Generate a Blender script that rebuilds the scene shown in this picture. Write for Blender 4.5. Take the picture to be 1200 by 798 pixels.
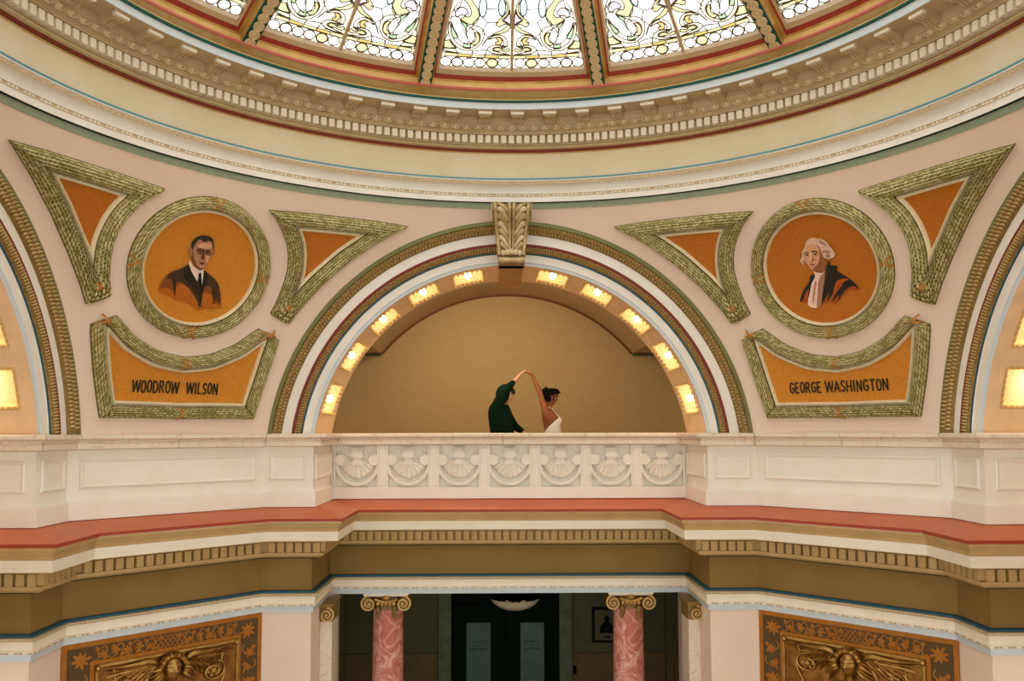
import bpy, bmesh, math, random
from math import sin, cos, pi, sqrt, radians, degrees, atan2, hypot, asin, acos, atan
from mathutils import Vector, Matrix
from mathutils.geometry import delaunay_2d_cdt
random.seed(7)
for o in list(bpy.data.objects): bpy.data.objects.remove(o)
SC = bpy.context.scene; COL = SC.collection
S = 4.5; ZF = 1.32                       # one plan unit in metres; height of eye level above the lower floor
def U(x, y, z): return (x*S, y*S, (z+ZF)*S)

# ---------------------------------------------------------------- camera, world, exposure
cam = bpy.data.cameras.new('camera'); co = bpy.data.objects.new('camera', cam); COL.objects.link(co)
yaw, pitch, roll = 0.017646, 0.069434, -0.001907
r0 = Vector((cos(yaw), -sin(yaw), 0)); f0 = Vector((sin(yaw), cos(yaw), 0)); u0 = Vector((0, 0, 1))
f2 = f0*cos(pitch)+u0*sin(pitch); u2 = u0*cos(pitch)-f0*sin(pitch)
r3 = r0*cos(roll)+u2*sin(roll); u3 = u2*cos(roll)-r0*sin(roll)
M = Matrix((r3, u3, -f2)).transposed().to_4x4(); M.translation = Vector(U(-0.0395, -1.33974, 0))
co.matrix_world = M
cam.sensor_width = 36; cam.lens = 36*1005.93/1200; cam.shift_x = 0; cam.shift_y = 35.70/1200; cam.clip_end = 200
SC.camera = co
W = bpy.data.worlds.new('world'); SC.world = W; W.use_nodes = True
bg = W.node_tree.nodes['Background']; bg.inputs[0].default_value = (1.0, 0.965, 0.905, 1); bg.inputs[1].default_value = 1.28
GLASS = 1.9                              # daylight coming through the stained glass
BULB = 34
def area(name, loc, rot, sx, sy, power, c):
    l = bpy.data.lights.new(name, 'AREA'); l.shape = 'RECTANGLE'; l.size = sx; l.size_y = sy; l.energy = power; l.color = c
    o = bpy.data.objects.new(name, l); COL.objects.link(o); o.location = U(*loc); o.rotation_euler = rot; return o
# added fill lights without fixtures, hidden from view, to brighten the upper gallery
area('gallery_fill', (-.12, 1.335, .497), (radians(38), 0, 0), .9, .12, 34, (1, .86, .62))
for sx_ in (-1, 1): area('gallery_fill', (sx_*1.25, 1.60, .27), (0, 0, 0), 1.2, 1.0, 44, (1, .88, .66))
SC.view_settings.view_transform = 'Standard'; SC.view_settings.look = 'None'
SC.view_settings.exposure = 0.67; SC.view_settings.gamma = 1.0; SC.view_settings.use_curve_mapping = False

# ---------------------------------------------------------------- materials
def lin(c):
    out = []
    for v in c:
        v /= 255.0; out.append(v/12.92 if v <= .04045 else ((v+.055)/1.055)**2.4)
    return (*out, 1)
MATS = {}
def mat(name, c, rough=.6, metal=0, c2=None, scale=30, bump=0, bscale=200, kind='noise', lo=.35, hi=.65, detail=4, spec=.3):
    if name in MATS: return MATS[name]
    m = bpy.data.materials.new(name); m.use_nodes = True; n = m.node_tree.nodes; L = m.node_tree.links
    b = n['Principled BSDF']; b.inputs['Roughness'].default_value = rough; b.inputs['Metallic'].default_value = metal
    b.inputs['Specular IOR Level'].default_value = spec
    tc = n.new('ShaderNodeTexCoord')
    c2 = c2 or tuple(min(255, v*1.06) for v in c)
    if kind == 'noise':
        t = n.new('ShaderNodeTexNoise'); t.inputs['Scale'].default_value = scale; t.inputs['Detail'].default_value = detail; out = t.outputs[0]
    elif kind == 'voronoi':
        t = n.new('ShaderNodeTexVoronoi'); t.inputs['Scale'].default_value = scale; out = t.outputs['Distance']
    elif kind == 'vein':
        t = n.new('ShaderNodeTexNoise'); t.inputs['Scale'].default_value = scale; t.inputs['Detail'].default_value = 6; t.inputs['Distortion'].default_value = 1.6
        a = n.new('ShaderNodeMath'); a.operation = 'SUBTRACT'; L.new(t.outputs[0], a.inputs[0]); a.inputs[1].default_value = .5
        ab = n.new('ShaderNodeMath'); ab.operation = 'ABSOLUTE'; L.new(a.outputs[0], ab.inputs[0]); out = ab.outputs[0]
    L.new(tc.outputs['Object'], t.inputs['Vector'])
    r = n.new('ShaderNodeValToRGB'); r.color_ramp.elements[0].position = lo; r.color_ramp.elements[1].position = hi
    r.color_ramp.elements[0].color = lin(c); r.color_ramp.elements[1].color = lin(c2)
    L.new(out, r.inputs[0]); L.new(r.outputs[0], b.inputs['Base Color'])
    if bump:
        t2 = n.new('ShaderNodeTexNoise'); t2.inputs['Scale'].default_value = bscale; t2.inputs['Detail'].default_value = 3
        L.new(tc.outputs['Object'], t2.inputs['Vector'])
        bp = n.new('ShaderNodeBump'); bp.inputs['Strength'].default_value = bump; bp.inputs['Distance'].default_value = .01
        L.new(t2.outputs[0] if kind != 'voronoi' else out, bp.inputs['Height']); L.new(bp.outputs[0], b.inputs['Normal'])
    MATS[name] = m; return m
def emit(name, c, s):
    m = bpy.data.materials.new(name); m.use_nodes = True; n = m.node_tree.nodes; n.remove(n['Principled BSDF'])
    e = n.new('ShaderNodeEmission'); e.inputs[0].default_value = c; e.inputs[1].default_value = s
    m.node_tree.links.new(e.outputs[0], n['Material Output'].inputs[0]); MATS[name] = m; return m
PINK = mat('pink_plaster', (234, 211, 192), .75, c2=(238, 216, 198), scale=1.5)
WHITE = mat('white_plaster', (232, 227, 216), .6, c2=(240, 236, 226), scale=3)
CREAM = mat('cream_plaster', (236, 226, 206), .65, c2=(242, 233, 215), scale=3)
DADO = mat('dado_paint', (238, 233, 220), .6, c2=(242, 238, 227), scale=4)
BEIGE = mat('beige_molding', (196, 174, 134), .65, c2=(206, 185, 146), scale=5)
BEIGEL = mat('pale_dentil', (238, 228, 208), .65)
FRIEZE = mat('frieze_paint', (221, 205, 168), .7, c2=(229, 215, 182), scale=2.2, lo=.3, hi=.7)
SKY = mat('pale_blue_paint', (204, 216, 221), .6, c2=(208, 219, 224), scale=3)
SAGE = mat('sage_paint', (128, 138, 112), .7)
OLIVE = mat('olive_paint', (118, 118, 72), .7)
DARKG = mat('dark_green_line', (34, 50, 30), .7)
TEALG = mat('dark_teal_paint', (10, 78, 68), .5)
BLUEL = mat('blue_line_paint', (88, 148, 160), .6)
TEAL = mat('teal_paint', (22, 82, 100), .5)
MAROON = mat('maroon_paint', (120, 46, 30), .6)
RED = mat('red_paint', (148, 54, 36), .5)
ROSE = mat('rose_paint', (190, 100, 88), .5)
ORN = mat('tan_ornament', (190, 166, 128), .7, c2=(216, 198, 164), scale=60, bump=.4, bscale=90, lo=.4, hi=.6)
GOLD = mat('gold_gilt', (168, 126, 58), .42, .35, c2=(196, 156, 84), scale=8)
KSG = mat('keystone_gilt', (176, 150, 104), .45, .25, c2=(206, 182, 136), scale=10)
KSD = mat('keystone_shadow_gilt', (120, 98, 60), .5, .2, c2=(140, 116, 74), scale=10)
KSL = mat('keystone_highlight_gilt', (210, 190, 148), .4, .2, c2=(226, 208, 168), scale=14)  # lighter gilt paints highlights onto the leaf lobes
GOLDL = mat('gilt_highlight', (206, 178, 116), .3, .4, c2=(226, 200, 142), scale=20)
GOLDC = mat('dark_gold_paint', (136, 108, 54), .5, .15, c2=(150, 120, 64), scale=8)
GOLDB = mat('bright_gold_paint', (206, 170, 104), .45, .1, c2=(218, 184, 122), scale=4)
GOLDD = mat('old_gold', (122, 98, 50), .45, .3, c2=(160, 130, 76), scale=40, bump=.5, bscale=60)
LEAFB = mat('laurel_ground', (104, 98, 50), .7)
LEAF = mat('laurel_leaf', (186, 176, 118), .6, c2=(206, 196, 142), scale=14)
LEAF2 = mat('laurel_leaf_dark', (156, 146, 86), .6, c2=(178, 166, 106), scale=14)  # darker tone for a random share of the leaves
RIBBON = mat('ochre_ribbon', (176, 118, 48), .55)
IVORY = mat('ivory_bead', (226, 214, 178), .55)
RECESS = mat('warm_gilt_recess', (244, 222, 178), .45, .05)
MOSAIC = mat('orange_gold_mosaic', (172, 98, 18), .5, .12, c2=(214, 142, 44), scale=95, kind='voronoi', bump=.4, lo=.0, hi=.6)
MOSAICD = mat('deep_orange_mosaic', (150, 80, 10), .5, .12, c2=(194, 116, 28), scale=95, kind='voronoi', bump=.4, lo=.0, hi=.6)
INK = mat('dark_lettering', (26, 34, 22), .7)
MARBLE = mat('cream_marble', (232, 218, 198), .35, c2=(196, 168, 140), scale=3, kind='vein', lo=.0, hi=.02)
MATS['cream_marble'].node_tree.nodes['Color Ramp'].color_ramp.elements[0].color = lin((214, 194, 172))
MATS['cream_marble'].node_tree.nodes['Color Ramp'].color_ramp.elements[1].color = lin((234, 221, 202))
MATS['cream_marble'].node_tree.nodes['Color Ramp'].color_ramp.elements[1].position = .02
PINKM = mat('rose_marble', (196, 112, 96), .3, c2=(226, 168, 150), scale=3.6, kind='vein', lo=.0, hi=.12)
rr = MATS['rose_marble'].node_tree.nodes['Color Ramp'].color_ramp
rr.elements[0].color = lin((232, 190, 172)); rr.elements[1].color = lin((190, 110, 94)); e = rr.elements.new(.025); e.color = lin((212, 146, 128))
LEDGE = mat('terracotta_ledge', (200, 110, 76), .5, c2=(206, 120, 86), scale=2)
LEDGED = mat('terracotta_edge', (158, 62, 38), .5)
COFFEE = mat('ochre_frieze', (134, 105, 52), .7, c2=(142, 113, 58), scale=2)
CORN = mat('cornice_ochre', (190, 160, 106), .65, c2=(200, 170, 116), scale=4)
TAN = mat('tan_wall_paint', (178, 150, 100), .8, c2=(184, 156, 106), scale=30)
TANL = mat('vault_paint', (178, 152, 110), .8)
SOFFIT = mat('peach_soffit', (226, 194, 154), .6, scale=4)
KBLOCK = mat('bronze_paint', (160, 118, 66), .6, c2=(172, 130, 76), scale=5)
BROWN = mat('brown_stripe', (110, 62, 28), .7)
GREEND = mat('green_trim', (70, 78, 50), .7)
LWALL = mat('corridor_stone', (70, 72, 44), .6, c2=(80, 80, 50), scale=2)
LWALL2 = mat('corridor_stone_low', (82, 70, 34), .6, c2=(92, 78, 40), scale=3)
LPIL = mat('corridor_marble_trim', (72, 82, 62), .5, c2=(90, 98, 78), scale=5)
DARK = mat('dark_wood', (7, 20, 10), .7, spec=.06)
FLOOR = mat('stone_floor', (150, 130, 108), .4, c2=(170, 150, 124), scale=3)
DGLASS = mat('frosted_door_glass', (46, 78, 66), .35, c2=(64, 96, 84), scale=1.0)
BRONZE = mat('bronze_relief', (112, 74, 26), .36, .7, c2=(150, 104, 44), scale=9, bump=.25, bscale=40)
BRONZEH = mat('bronze_highlight', (176, 140, 76), .3, .75, c2=(150, 112, 52), scale=12)
PGOLD = mat('ochre_panel_paint', (156, 94, 18), .6, c2=(170, 106, 26), scale=12)
PBROWN = mat('umber_panel_ground', (84, 64, 36), .7)
OPAL = mat('opal_glass_bowl', (200, 190, 160), .3)
LEAD = mat('lead_came', (98, 86, 44), .6)
BLUELEAD = mat('blue_came', (40, 120, 140), .6)
PANES = {k: emit('glass_'+k, c, 1) for k, c in dict(
    white=(GLASS, GLASS*.98, GLASS*.92, 1), cream=(1.15, 1.05, .72, 1), yellow=(.85, .72, .38, 1), orange=(.78, .52, .2, 1),
    green=(.46, .72, .40, 1), pink=(.72, .60, .66, 1), blue=(.5, .7, .72, 1), amber=(.72, .50, .14, 1)).items()}
BULBM = emit('lamp_filament', (1.0, .78, .48, 1), BULB)

# ---------------------------------------------------------------- object helpers
def tag(o, label=None, cat=None, group=None, kind=None):
    if label: o['label'] = label
    if cat: o['category'] = cat
    if group: o['group'] = group
    if kind: o['kind'] = kind
    return o
def empty(name, loc=(0, 0, 0), rz=0):
    o = bpy.data.objects.new(name, None); COL.objects.link(o); o.location = loc; o.rotation_euler.z = rz; o.empty_display_size = .1
    return o
class MB:
    def __init__(s): s.v = []; s.f = []
    def add(s, vs, fs):
        b = len(s.v); s.v += [tuple(p) for p in vs]; s.f += [tuple(i+b for i in f) for f in fs]; return s
    def grid(s, rows, close=False):
        b = len(s.v); n = len(rows[0])
        for r in rows: s.v += [tuple(p) for p in r]
        for i in range(len(rows)-1):
            for j in range(n-1 if not close else n):
                k = (j+1) % n; s.f.append((b+i*n+j, b+i*n+k, b+(i+1)*n+k, b+(i+1)*n+j))
        return s
    def box(s, x0, x1, y0, y1, z0, z1, T=None):
        vs = [(x, y, z) for z in (z0, z1) for y in (y0, y1) for x in (x0, x1)]
        if T: vs = [T(*v) for v in vs]
        return s.add(vs, [(0, 2, 3, 1), (4, 5, 7, 6), (0, 1, 5, 4), (2, 6, 7, 3), (0, 4, 6, 2), (1, 3, 7, 5)])
    def prism(s, pts, a, b, T):           # polygon pts (p,q) extruded from a to b; T(p,q,h)
        n = len(pts); vs = [T(p, q, a) for p, q in pts]+[T(p, q, b) for p, q in pts]
        fs = [tuple(range(n-1, -1, -1)), tuple(range(n, 2*n))]+[(i, (i+1) % n, n+(i+1) % n, n+i) for i in range(n)]
        return s.add(vs, fs)
    def lathe(s, prof, n=24, T=lambda x, y, z: (x, y, z), a0=0, a1=2*pi):
        full = abs(a1-a0-2*pi) < 1e-6; m = n if full else n+1
        rows = [[T(r*cos(a0+(a1-a0)*j/n), r*sin(a0+(a1-a0)*j/n), z) for j in range(m)] for r, z in prof]
        return s.grid(rows, full)
    def tube(s, pts, rads, n=8, cap=True):
        P = [Vector(p) for p in pts]; rows = []
        up = None
        for i, p in enumerate(P):
            d = (P[min(i+1, len(P)-1)]-P[max(i-1, 0)]).normalized()
            if up is None: up = Vector((0, 0, 1)) if abs(d.z) < .9 else Vector((1, 0, 0))
            a = d.cross(up).normalized(); b = a.cross(d).normalized(); up = b
            r = rads[i] if isinstance(rads, (list, tuple)) else rads
            rows.append([p+(a*cos(2*pi*k/n)+b*sin(2*pi*k/n))*r for k in range(n)])
        b0 = len(s.v); s.grid(rows, True)
        if cap: s.f.append(tuple(range(b0+n-1, b0-1, -1))); L = b0+n*(len(P)-1); s.f.append(tuple(range(L, L+n)))
        return s
    def ball(s, c, r, n=10, m=6):
        rx, ry, rz = (r, r, r) if not isinstance(r, (tuple, list)) else r
        rows = [[(c[0]+rx*sin(pi*i/m)*cos(2*pi*j/n), c[1]+ry*sin(pi*i/m)*sin(2*pi*j/n), c[2]-rz*cos(pi*i/m)) for j in range(n)] for i in range(m+1)]
        return s.grid(rows, True)
    def build(s, name, m, parent=None, smooth=False, world=None):
        me = bpy.data.meshes.new(name); me.from_pydata(s.v, [], s.f); me.materials.append(m); me.update()
        bm = bmesh.new(); bm.from_mesh(me); bmesh.ops.remove_doubles(bm, verts=bm.verts, dist=1e-6)
        bmesh.ops.recalc_face_normals(bm, faces=bm.faces); bm.to_mesh(me); bm.free()
        if smooth:
            for p in me.polygons: p.use_smooth = True
            if smooth != 'all':
                me.set_sharp_from_angle(angle=radians(38))
        return link(me, name, parent)
def link(me, name, parent=None):
    o = bpy.data.objects.new(name, me); COL.objects.link(o)
    if parent: o.parent = parent
    return o
def children_of(o): return [c for c in o.children]
def copy_tree(o, parent=None):
    c = o.copy(); COL.objects.link(c)
    if parent is not None: c.parent = parent; c.matrix_parent_inverse = o.matrix_parent_inverse.copy()
    for ch in list(o.children): copy_tree(ch, c)
    return c

# ---------------------------------------------------------------- sphere of the pendentives
RS, ZC, RA = 1.2006, -0.0861, 0.6645
def sphere_pt(phi, z, side, off=0):       # phi in degrees from the diagonal towards the side arch; off inwards
    r = sqrt(RS*RS-(z-ZC)**2); az = radians(45+phi)
    p = Vector((side*r*sin(az), r*cos(az), z)); n = (Vector((0, 0, ZC))-p).normalized()
    return p+n*off
ZT = .36                                   # chart centre height
lam0 = asin((ZT-ZC)/RS)
def to_chart(phi, z):                      # stereographic chart of one pendentive, side independent
    lam = asin((z-ZC)/RS); ph = radians(phi)
    k = 2*RS/(1+sin(lam0)*sin(lam)+cos(lam0)*cos(lam)*cos(ph))
    return (k*cos(lam)*sin(ph), k*(cos(lam0)*sin(lam)-sin(lam0)*cos(lam)*cos(ph)))
def chart_pt(a, b, side, off=0):
    rho = hypot(a, b)
    if rho < 1e-9: lam, ph = lam0, 0
    else:
        c = 2*atan(rho/(2*RS)); lam = asin(cos(c)*sin(lam0)+b*sin(c)*cos(lam0)/rho)
        ph = atan2(a*sin(c), rho*cos(lam0)*cos(c)-b*sin(lam0)*sin(c))
    return Vector(U(*sphere_pt(degrees(ph), ZC+RS*sin(lam), side, off)))

for side, nm in ((-1, 'wall_back_left'), (1, 'wall_back_right')):
    mb = MB(); rows = []
    zs = [-.008+.583*i/40 for i in range(41)]+[.578, .583, .59, .598, .6067]
    for z in zs:
        q = RA*RA-(z-ZC)**2
        x = sqrt(q) if q > 0 else 0; a0 = atan(x)
        rows.append([U(*sphere_pt(degrees(a0+(pi/2-2*a0)*j/40)-45, z, side)) for j in range(41)])
    mb.grid(rows); w = mb.build(nm, PINK, smooth=True); tag(w, kind='structure')

# ---------------------------------------------------------------- revolved rings of the drum
def ring(name, prof, m, parent, a0=-180, a1=180, n=240, smooth=True):
    mb = MB(); full = (a1-a0 == 360)
    rows = []
    for R, z in prof:
        rows.append([U(R*sin(radians(a0+(a1-a0)*j/n)), R*cos(radians(a0+(a1-a0)*j/n)), z) for j in range(n if full else n+1)])
    mb.grid(rows, full); return mb.build(name, m, parent, smooth=smooth)
def polar(R, az, z): return U(R*sin(az), R*cos(az), z)
t1 = tag(empty('trim_1'), kind='structure')           # entablature ring standing on the pendentives
ring('sage_band', [(.9786, .6060), (.9786, .6222)], SAGE, t1)
ring('dark_line', [(.9786, .6222), (.9790, .6232), (.9725, .6240)], DARKG, t1)  # shadow line under the fascia, put in as dark green colour
ring('lower_fascia', [(.9725, .6240), (.9725, .6385), (.970, .6395)], WHITE, t1)
ring('bead_ground', [(.970, .6395), (.9705, .6445), (.968, .6455)], BEIGE, t1)
ring('cove', [(.968, .6455), (.967, .652), (.963, .660), (.957, .6655), (.9535, .6665)], WHITE, t1)
ring('leaf_molding', [(.9535, .6665), (.9515, .670), (.9505, .6755)], ORN, t1)
ring('ivory_fillet', [(.9505, .6755), (.9485, .6765), (.9485, .6785)], WHITE, t1)
ring('blue_fillet', [(.9485, .6785), (.9475, .6790), (.9475, .6830), (.968, .6850)], BLUEL, t1)
mb = MB(); N = 620
for i in range(N):
    a = 2*pi*i/N
    if abs(((a+pi) % (2*pi))-pi) > radians(105): continue
    if i % 4 == 3: continue
    d = .0030
    mb.box(-d, d, -.0022, .0, .6402, .6440, T=lambda x, y, z: polar(.9703+y, a+x, z))
tag(mb.build('bead', CREAM, t1), kind='stuff')
wd = ring('wall_drum', [(.968, .6850), (.968, .7575)], FRIEZE, None); tag(wd, kind='structure')
t2 = tag(empty('trim_2'), kind='structure')           # main cornice under the dome
ring('gilt_line', [(.968, .7562), (.964, .7572), (.964, .7588)], GOLDB, t2)
ring('maroon_fillet', [(.964, .7588), (.958, .7594), (.957, .7650)], MAROON, t2)
ring('torus', [(.957, .7650), (.950, .7655), (.9465, .7680), (.9465, .7705), (.950, .7720), (.944, .7730), (.944, .7750)], BEIGE, t2)
ring('dentil_back', [(.944, .7750), (.949, .7755), (.949, .798)], BEIGE, t2)
ring('upper_moldings', [(.949, .798), (.931, .7985), (.931, .8010), (.929, .8015), (.929, .8035), (.926, .8040), (.926, .8062), (.929, .8070)], BEIGE, t2)
ring('egg_ground', [(.929, .8070), (.924, .8085), (.917, .8165), (.917, .8200), (.915, .8205)], BEIGE, t2)
ring('bracket_back', [(.915, .8205), (.915, .8390), (.858, .8395)], BEIGE, t2)
ring('blue_corona', [(.858, .8395), (.8535, .8385), (.8525, .8550)], SKY, t2)
ring('teal_fillet', [(.8525, .8550), (.848, .8555), (.847, .8605)], TEALG, t2)
ring('gilt_line', [(.847, .8605), (.8475, .8622)], GOLDB, t2)
ring('gold_cove', [(.8475, .8622), (.8500, .8650), (.8580, .8700), (.8660, .8780), (.8710, .8880), (.8735, .8950)], GOLDC, t2)
ring('rose_roll', [(.8735, .8950), (.8715, .8975), (.8720, .9025), (.8780, .9045)], ROSE, t2)
ring('gold_band', [(.8780, .9035), (.8855, .9225)], GOLDB, t2)
AZL = radians(100)
def pieces(name, n, prof_fn, m, parent, off=0, first=None):
    me = None; out = []
    for i in range(n):
        a = ((2*pi*(i+off)/n+pi) % (2*pi))-pi
        if abs(a) > AZL: continue
        if me is None:
            o = prof_fn().build(name, m, parent); me = o.data
        else: o = link(me, name, parent)
        o.rotation_euler.z = -a; out.append((o, a))
    return out
def dentil_mb():
    mb = MB(); w = .0070
    mb.box(-w, w, .9325, .949, .7765, .7965, T=U); return mb
def pol(x, y, z): return U(x, y, z)
pieces('dentil', 280, dentil_mb, BEIGEL, t2)
def egg_mb():
    mb = MB(); c = Vector(U(0, .9215, .8135)); mb.ball(c, (.0070*S, .0100*S, .0064*S), 10, 6)
    # shell around the egg
    pts = [U(.0115*cos(t), .9215-.006-.006*(.5+.5*sin(t)), .8140+.0085*sin(t)) for t in [pi*1.02+pi*.96*k/6 for k in range(7)]]
    mb.tube(pts, .0011*S, 4); return mb
pieces('egg', 192, egg_mb, mat('egg_paint', (214, 194, 156), .65), t2)
mb = MB()
for i in range(192):
    a = ((2*pi*(i+.5)/192+pi) % (2*pi))-pi
    if abs(a) > AZL: continue
    for dx in (-.0016, 0, .0016):
        mb.box(dx-.0005, dx+.0005, 0, .004, .808, .8190, T=lambda x, y, z: polar(.9235-y-(z-.808)*.5, a+x/.92, z))
tag(mb.build('dart', BEIGE, t2), kind='stuff')
def bracket_mb():
    mb = MB(); pr = [(.9155, .8215), (.9085, .8210), (.903, .8225), (.896, .8265), (.889, .8275), (.882, .8262), (.876, .8262), (.871, .8290), (.8685, .8330), (.869, .8395), (.9155, .8395)]
    mb.prism(pr, -.0150, .0150, lambda y, z, x: U(x, y, z))
    for x in (-.009, 0, .009):
        mb.prism([(y-.0018, z-.0022) for y, z in pr[1:9]]+[(y+.001, z+.001) for y, z in pr[8:0:-1]], x-.002, x+.002, lambda y, z, xx: U(xx, y, z))
    return mb
br = pieces('bracket', 64, bracket_mb, BEIGE, t2, off=1/360*64)
litme = None
for o, a in br:
    if litme is None:
        c = MB().box(-.0175, .0175, .8610, .870, .8290, .8350, T=U).build('bracket_lit_edge', CREAM, o); litme = c.data  # cream strip painted in for the front edge catching light
        g = MB().box(-.0185, .0185, .8625, .9155, .8352, .8400, T=U); g.box(-.0200, .0200, .8600, .9155, .8372, .8400, T=U); g = g.build('bracket_head', BEIGE, o); gme = g.data
    else: link(litme, 'bracket_lit_edge', o); link(gme, 'bracket_head', o)

# ---------------------------------------------------------------- dome
ZD, RD = -.389, 1.582
def dome(R, az, off=0):
    z = ZD+sqrt(RD*RD-R*R); p = Vector((R*sin(az), R*cos(az), z)); n = (Vector((0, 0, ZD))-p).normalized()
    return Vector(U(*(p+n*off)))
mb = MB(); mb.grid([[dome(max(.9-.9*i/24, .001), 2*pi*j/96, -.04) for j in range(96)] for i in range(25)], True)
sh = mb.build('ceiling', BEIGE, smooth=True); tag(sh, kind='structure')
mb = MB(); mb.grid([[dome(R, 2*pi*j/96, o) for j in range(96)] for R, o in ((.885, 0), (.9, 0), (.9, -.04))], True)
mb.build('dome_curb', GOLDB, sh)
RTOP, RGL = .26, .854
def haz(R, m): return pi/12-m/R
def framing(m0, m1, b0, b1, o0, o1, t0, t1):
    mb = MB(); n = 26; rows = [[], []]
    for k, (m, b, o, t) in enumerate(((m0, b0, o0, t0), (m1, b1, o1, t1))):
        loop = []
        for i in range(n+1): R = b+(t-b)*i/n; loop.append(dome(R, -haz(R, m), o))
        for i in range(1, 11): loop.append(dome(t, -haz(t, m)+2*haz(t, m)*i/10, o))
        for i in range(1, n+1): R = t+(b-t)*i/n; loop.append(dome(R, haz(R, m), o))
        for i in range(1, 16): loop.append(dome(b, haz(b, m)*(1-2*i/16), o))
        rows[k] = loop
    return mb.grid(rows, True)
# window pattern, drawn once for half a panel: x to the left of the mullion, y upwards, in drawing units
def cr(pts, n=6, closed=True):             # Catmull-Rom
    out = []; N = len(pts); rng = range(N) if closed else range(N-1)
    for i in rng:
        g = (lambda k: pts[k % N]) if closed else (lambda k: pts[max(0, min(N-1, k))])
        p0, p1, p2, p3 = g(i-1), g(i), g(i+1), g(i+2)
        for j in range(n):
            t = j/n
            out.append(tuple(.5*((2*p1[c])+(-p0[c]+p2[c])*t+(2*p0[c]-5*p1[c]+4*p2[c]-p3[c])*t*t+(-p0[c]+3*p1[c]-3*p2[c]+p3[c])*t**3) for c in (0, 1)))
    if not closed: out.append(pts[-1])
    return out
def ell(cx, cy, rx, ry, rot=0, n=18):
    return [(cx+rx*cos(2*pi*k/n)*cos(rot)-ry*sin(2*pi*k/n)*sin(rot), cy+rx*cos(2*pi*k/n)*sin(rot)+ry*sin(2*pi*k/n)*cos(rot)) for k in range(n)]
SHAPES = []                                # (kind, polygon, lead material key, lead width)
def shp(kind, pts, w=1.6, lead='lead'): SHAPES.append((kind, pts, lead, w))
for k, cx in enumerate((538, 466, 391, 322, 250, 178)):
    shp(('white', 'yellow', 'cream', 'white', 'white', 'white')[k], ell(cx, 374+(590-cx)*.022-4, 34, 25), 2.6 if k in (1, 4) else 1.6)
for k in range(5):
    x1 = 585-84*k; shp('amber' if k % 2 else 'yellow', [(x1, 347), (x1, 328), (x1-78, 328), (x1-78, 347)], .6)
shp('yellow', cr([(250, 0), (292, 30), (318, 62), (326, 92), (312, 112), (286, 112), (262, 128), (290, 146), (330, 158), (362, 140), (376, 105), (366, 62), (330, 22), (310, -10), (262, -14)]))
shp('pink', cr([(258, 60), (290, 66), (306, 88), (290, 104), (262, 106), (236, 120), (222, 96)], 5))
shp('green', [(262, 134), (300, 158), (326, 172), (300, 206), (290, 180)])
shp('green', cr([(205, 152), (222, 190), (246, 222), (240, 242), (218, 236), (206, 206)], 5))
shp('green', [(288, 264), (312, 272), (332, 268), (328, 296), (300, 296), (284, 290)])
shp('white', cr([(198, 130), (222, 116), (250, 122), (264, 150), (282, 190), (300, 222), (316, 258), (296, 268), (264, 252), (236, 216), (208, 172)], 5))
shp('cream', cr([(190, 150), (186, 200), (206, 256), (252, 296), (310, 308), (366, 290), (402, 250), (412, 200), (386, 170), (350, 160), (332, 176), (366, 192), (388, 216), (380, 256), (342, 284), (292, 290), (244, 268), (212, 226), (200, 180)], 4))
shp('yellow', cr([(352, 200), (374, 206), (384, 230), (376, 262), (350, 274), (334, 262), (354, 250), (362, 228)], 5))
shp('white', cr([(300, 170), (330, 176), (352, 214), (348, 244), (326, 262), (306, 226)], 5))
shp('yellow', cr([(575, 165), (556, 186), (520, 200), (478, 208), (440, 226), (408, 268), (400, 276), (424, 240), (452, 216), (484, 196), (520, 180), (548, 160), (566, 150)], 4))
shp('orange', cr([(486, 226), (512, 222), (526, 242), (516, 264), (490, 266), (484, 250), (500, 246)], 5))
shp('cream', cr([(440, 236), (480, 212), (524, 212), (552, 232), (560, 264), (540, 284), (520, 280), (536, 256), (526, 232), (496, 222), (462, 232)], 4))
shp('yellow', cr([(566, 286), (536, 294), (500, 282), (474, 290), (484, 302), (520, 302), (552, 308), (572, 300)], 4))
shp('cream', cr([(560, 276), (520, 270), (470, 270), (436, 290), (446, 308), (480, 318), (530, 322), (572, 322), (520, 312), (468, 300), (480, 282), (520, 278)], 4))
shp('yellow', cr([(524, 0), (548, 26), (552, 64), (536, 92), (506, 116), (486, 136), (488, 156), (510, 160), (538, 146), (560, 146), (530, 128), (524, 118), (552, 96), (566, 60), (560, 26), (540, 0), (532, -8)], 4))
shp('pink', [(572, 62), (578, 150), (556, 136), (530, 124), (550, 104), (566, 84)])
shp('white', ell(398, 52, 24, 56), 3.0, 'blue')
shp('white', ell(520, 48, 22, 50), 3.0, 'blue')
shp('yellow', [(165, 262), (196, 254), (214, 276), (240, 296), (196, 302), (160, 300)])
shp('cream', [(160, 304), (240, 302), (250, 326), (156, 316)])
LINES = [[(398, 110), (430, 140), (400, 195)], [(430, 140), (500, 138)], [(424, 60), (496, 60)], [(380, 105), (330, 160)], [(165, 310), (165, 262), (190, 210)],
         [(340, 312), (400, 300), (436, 300)], [(340, 330), (344, 308)], [(420, 332), (430, 305)], [(500, 332), (500, 322)], [(412, 200), (440, 226)],
         [(205, 90), (250, 60), (262, 20), (258, 0)], [(212, 70), (224, 96)], [(300, 0), (330, -20)], [(200, 130), (206, 92), (222, 60), (250, 30)], [(398, -4), (398, -60)], [(520, -4), (500, -60), (398, -60)]]
def gpt(x, y, az, flip, off):              # drawing -> dome
    v = 403-y; R = RGL-v/4.9875*.00216; xl = 150+v*(65/400)
    u = -(588-x)/(588-xl)
    if flip: u = -u
    R = min(R, RGL)
    return dome(R, az+u*haz(R, .038), off)
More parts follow.
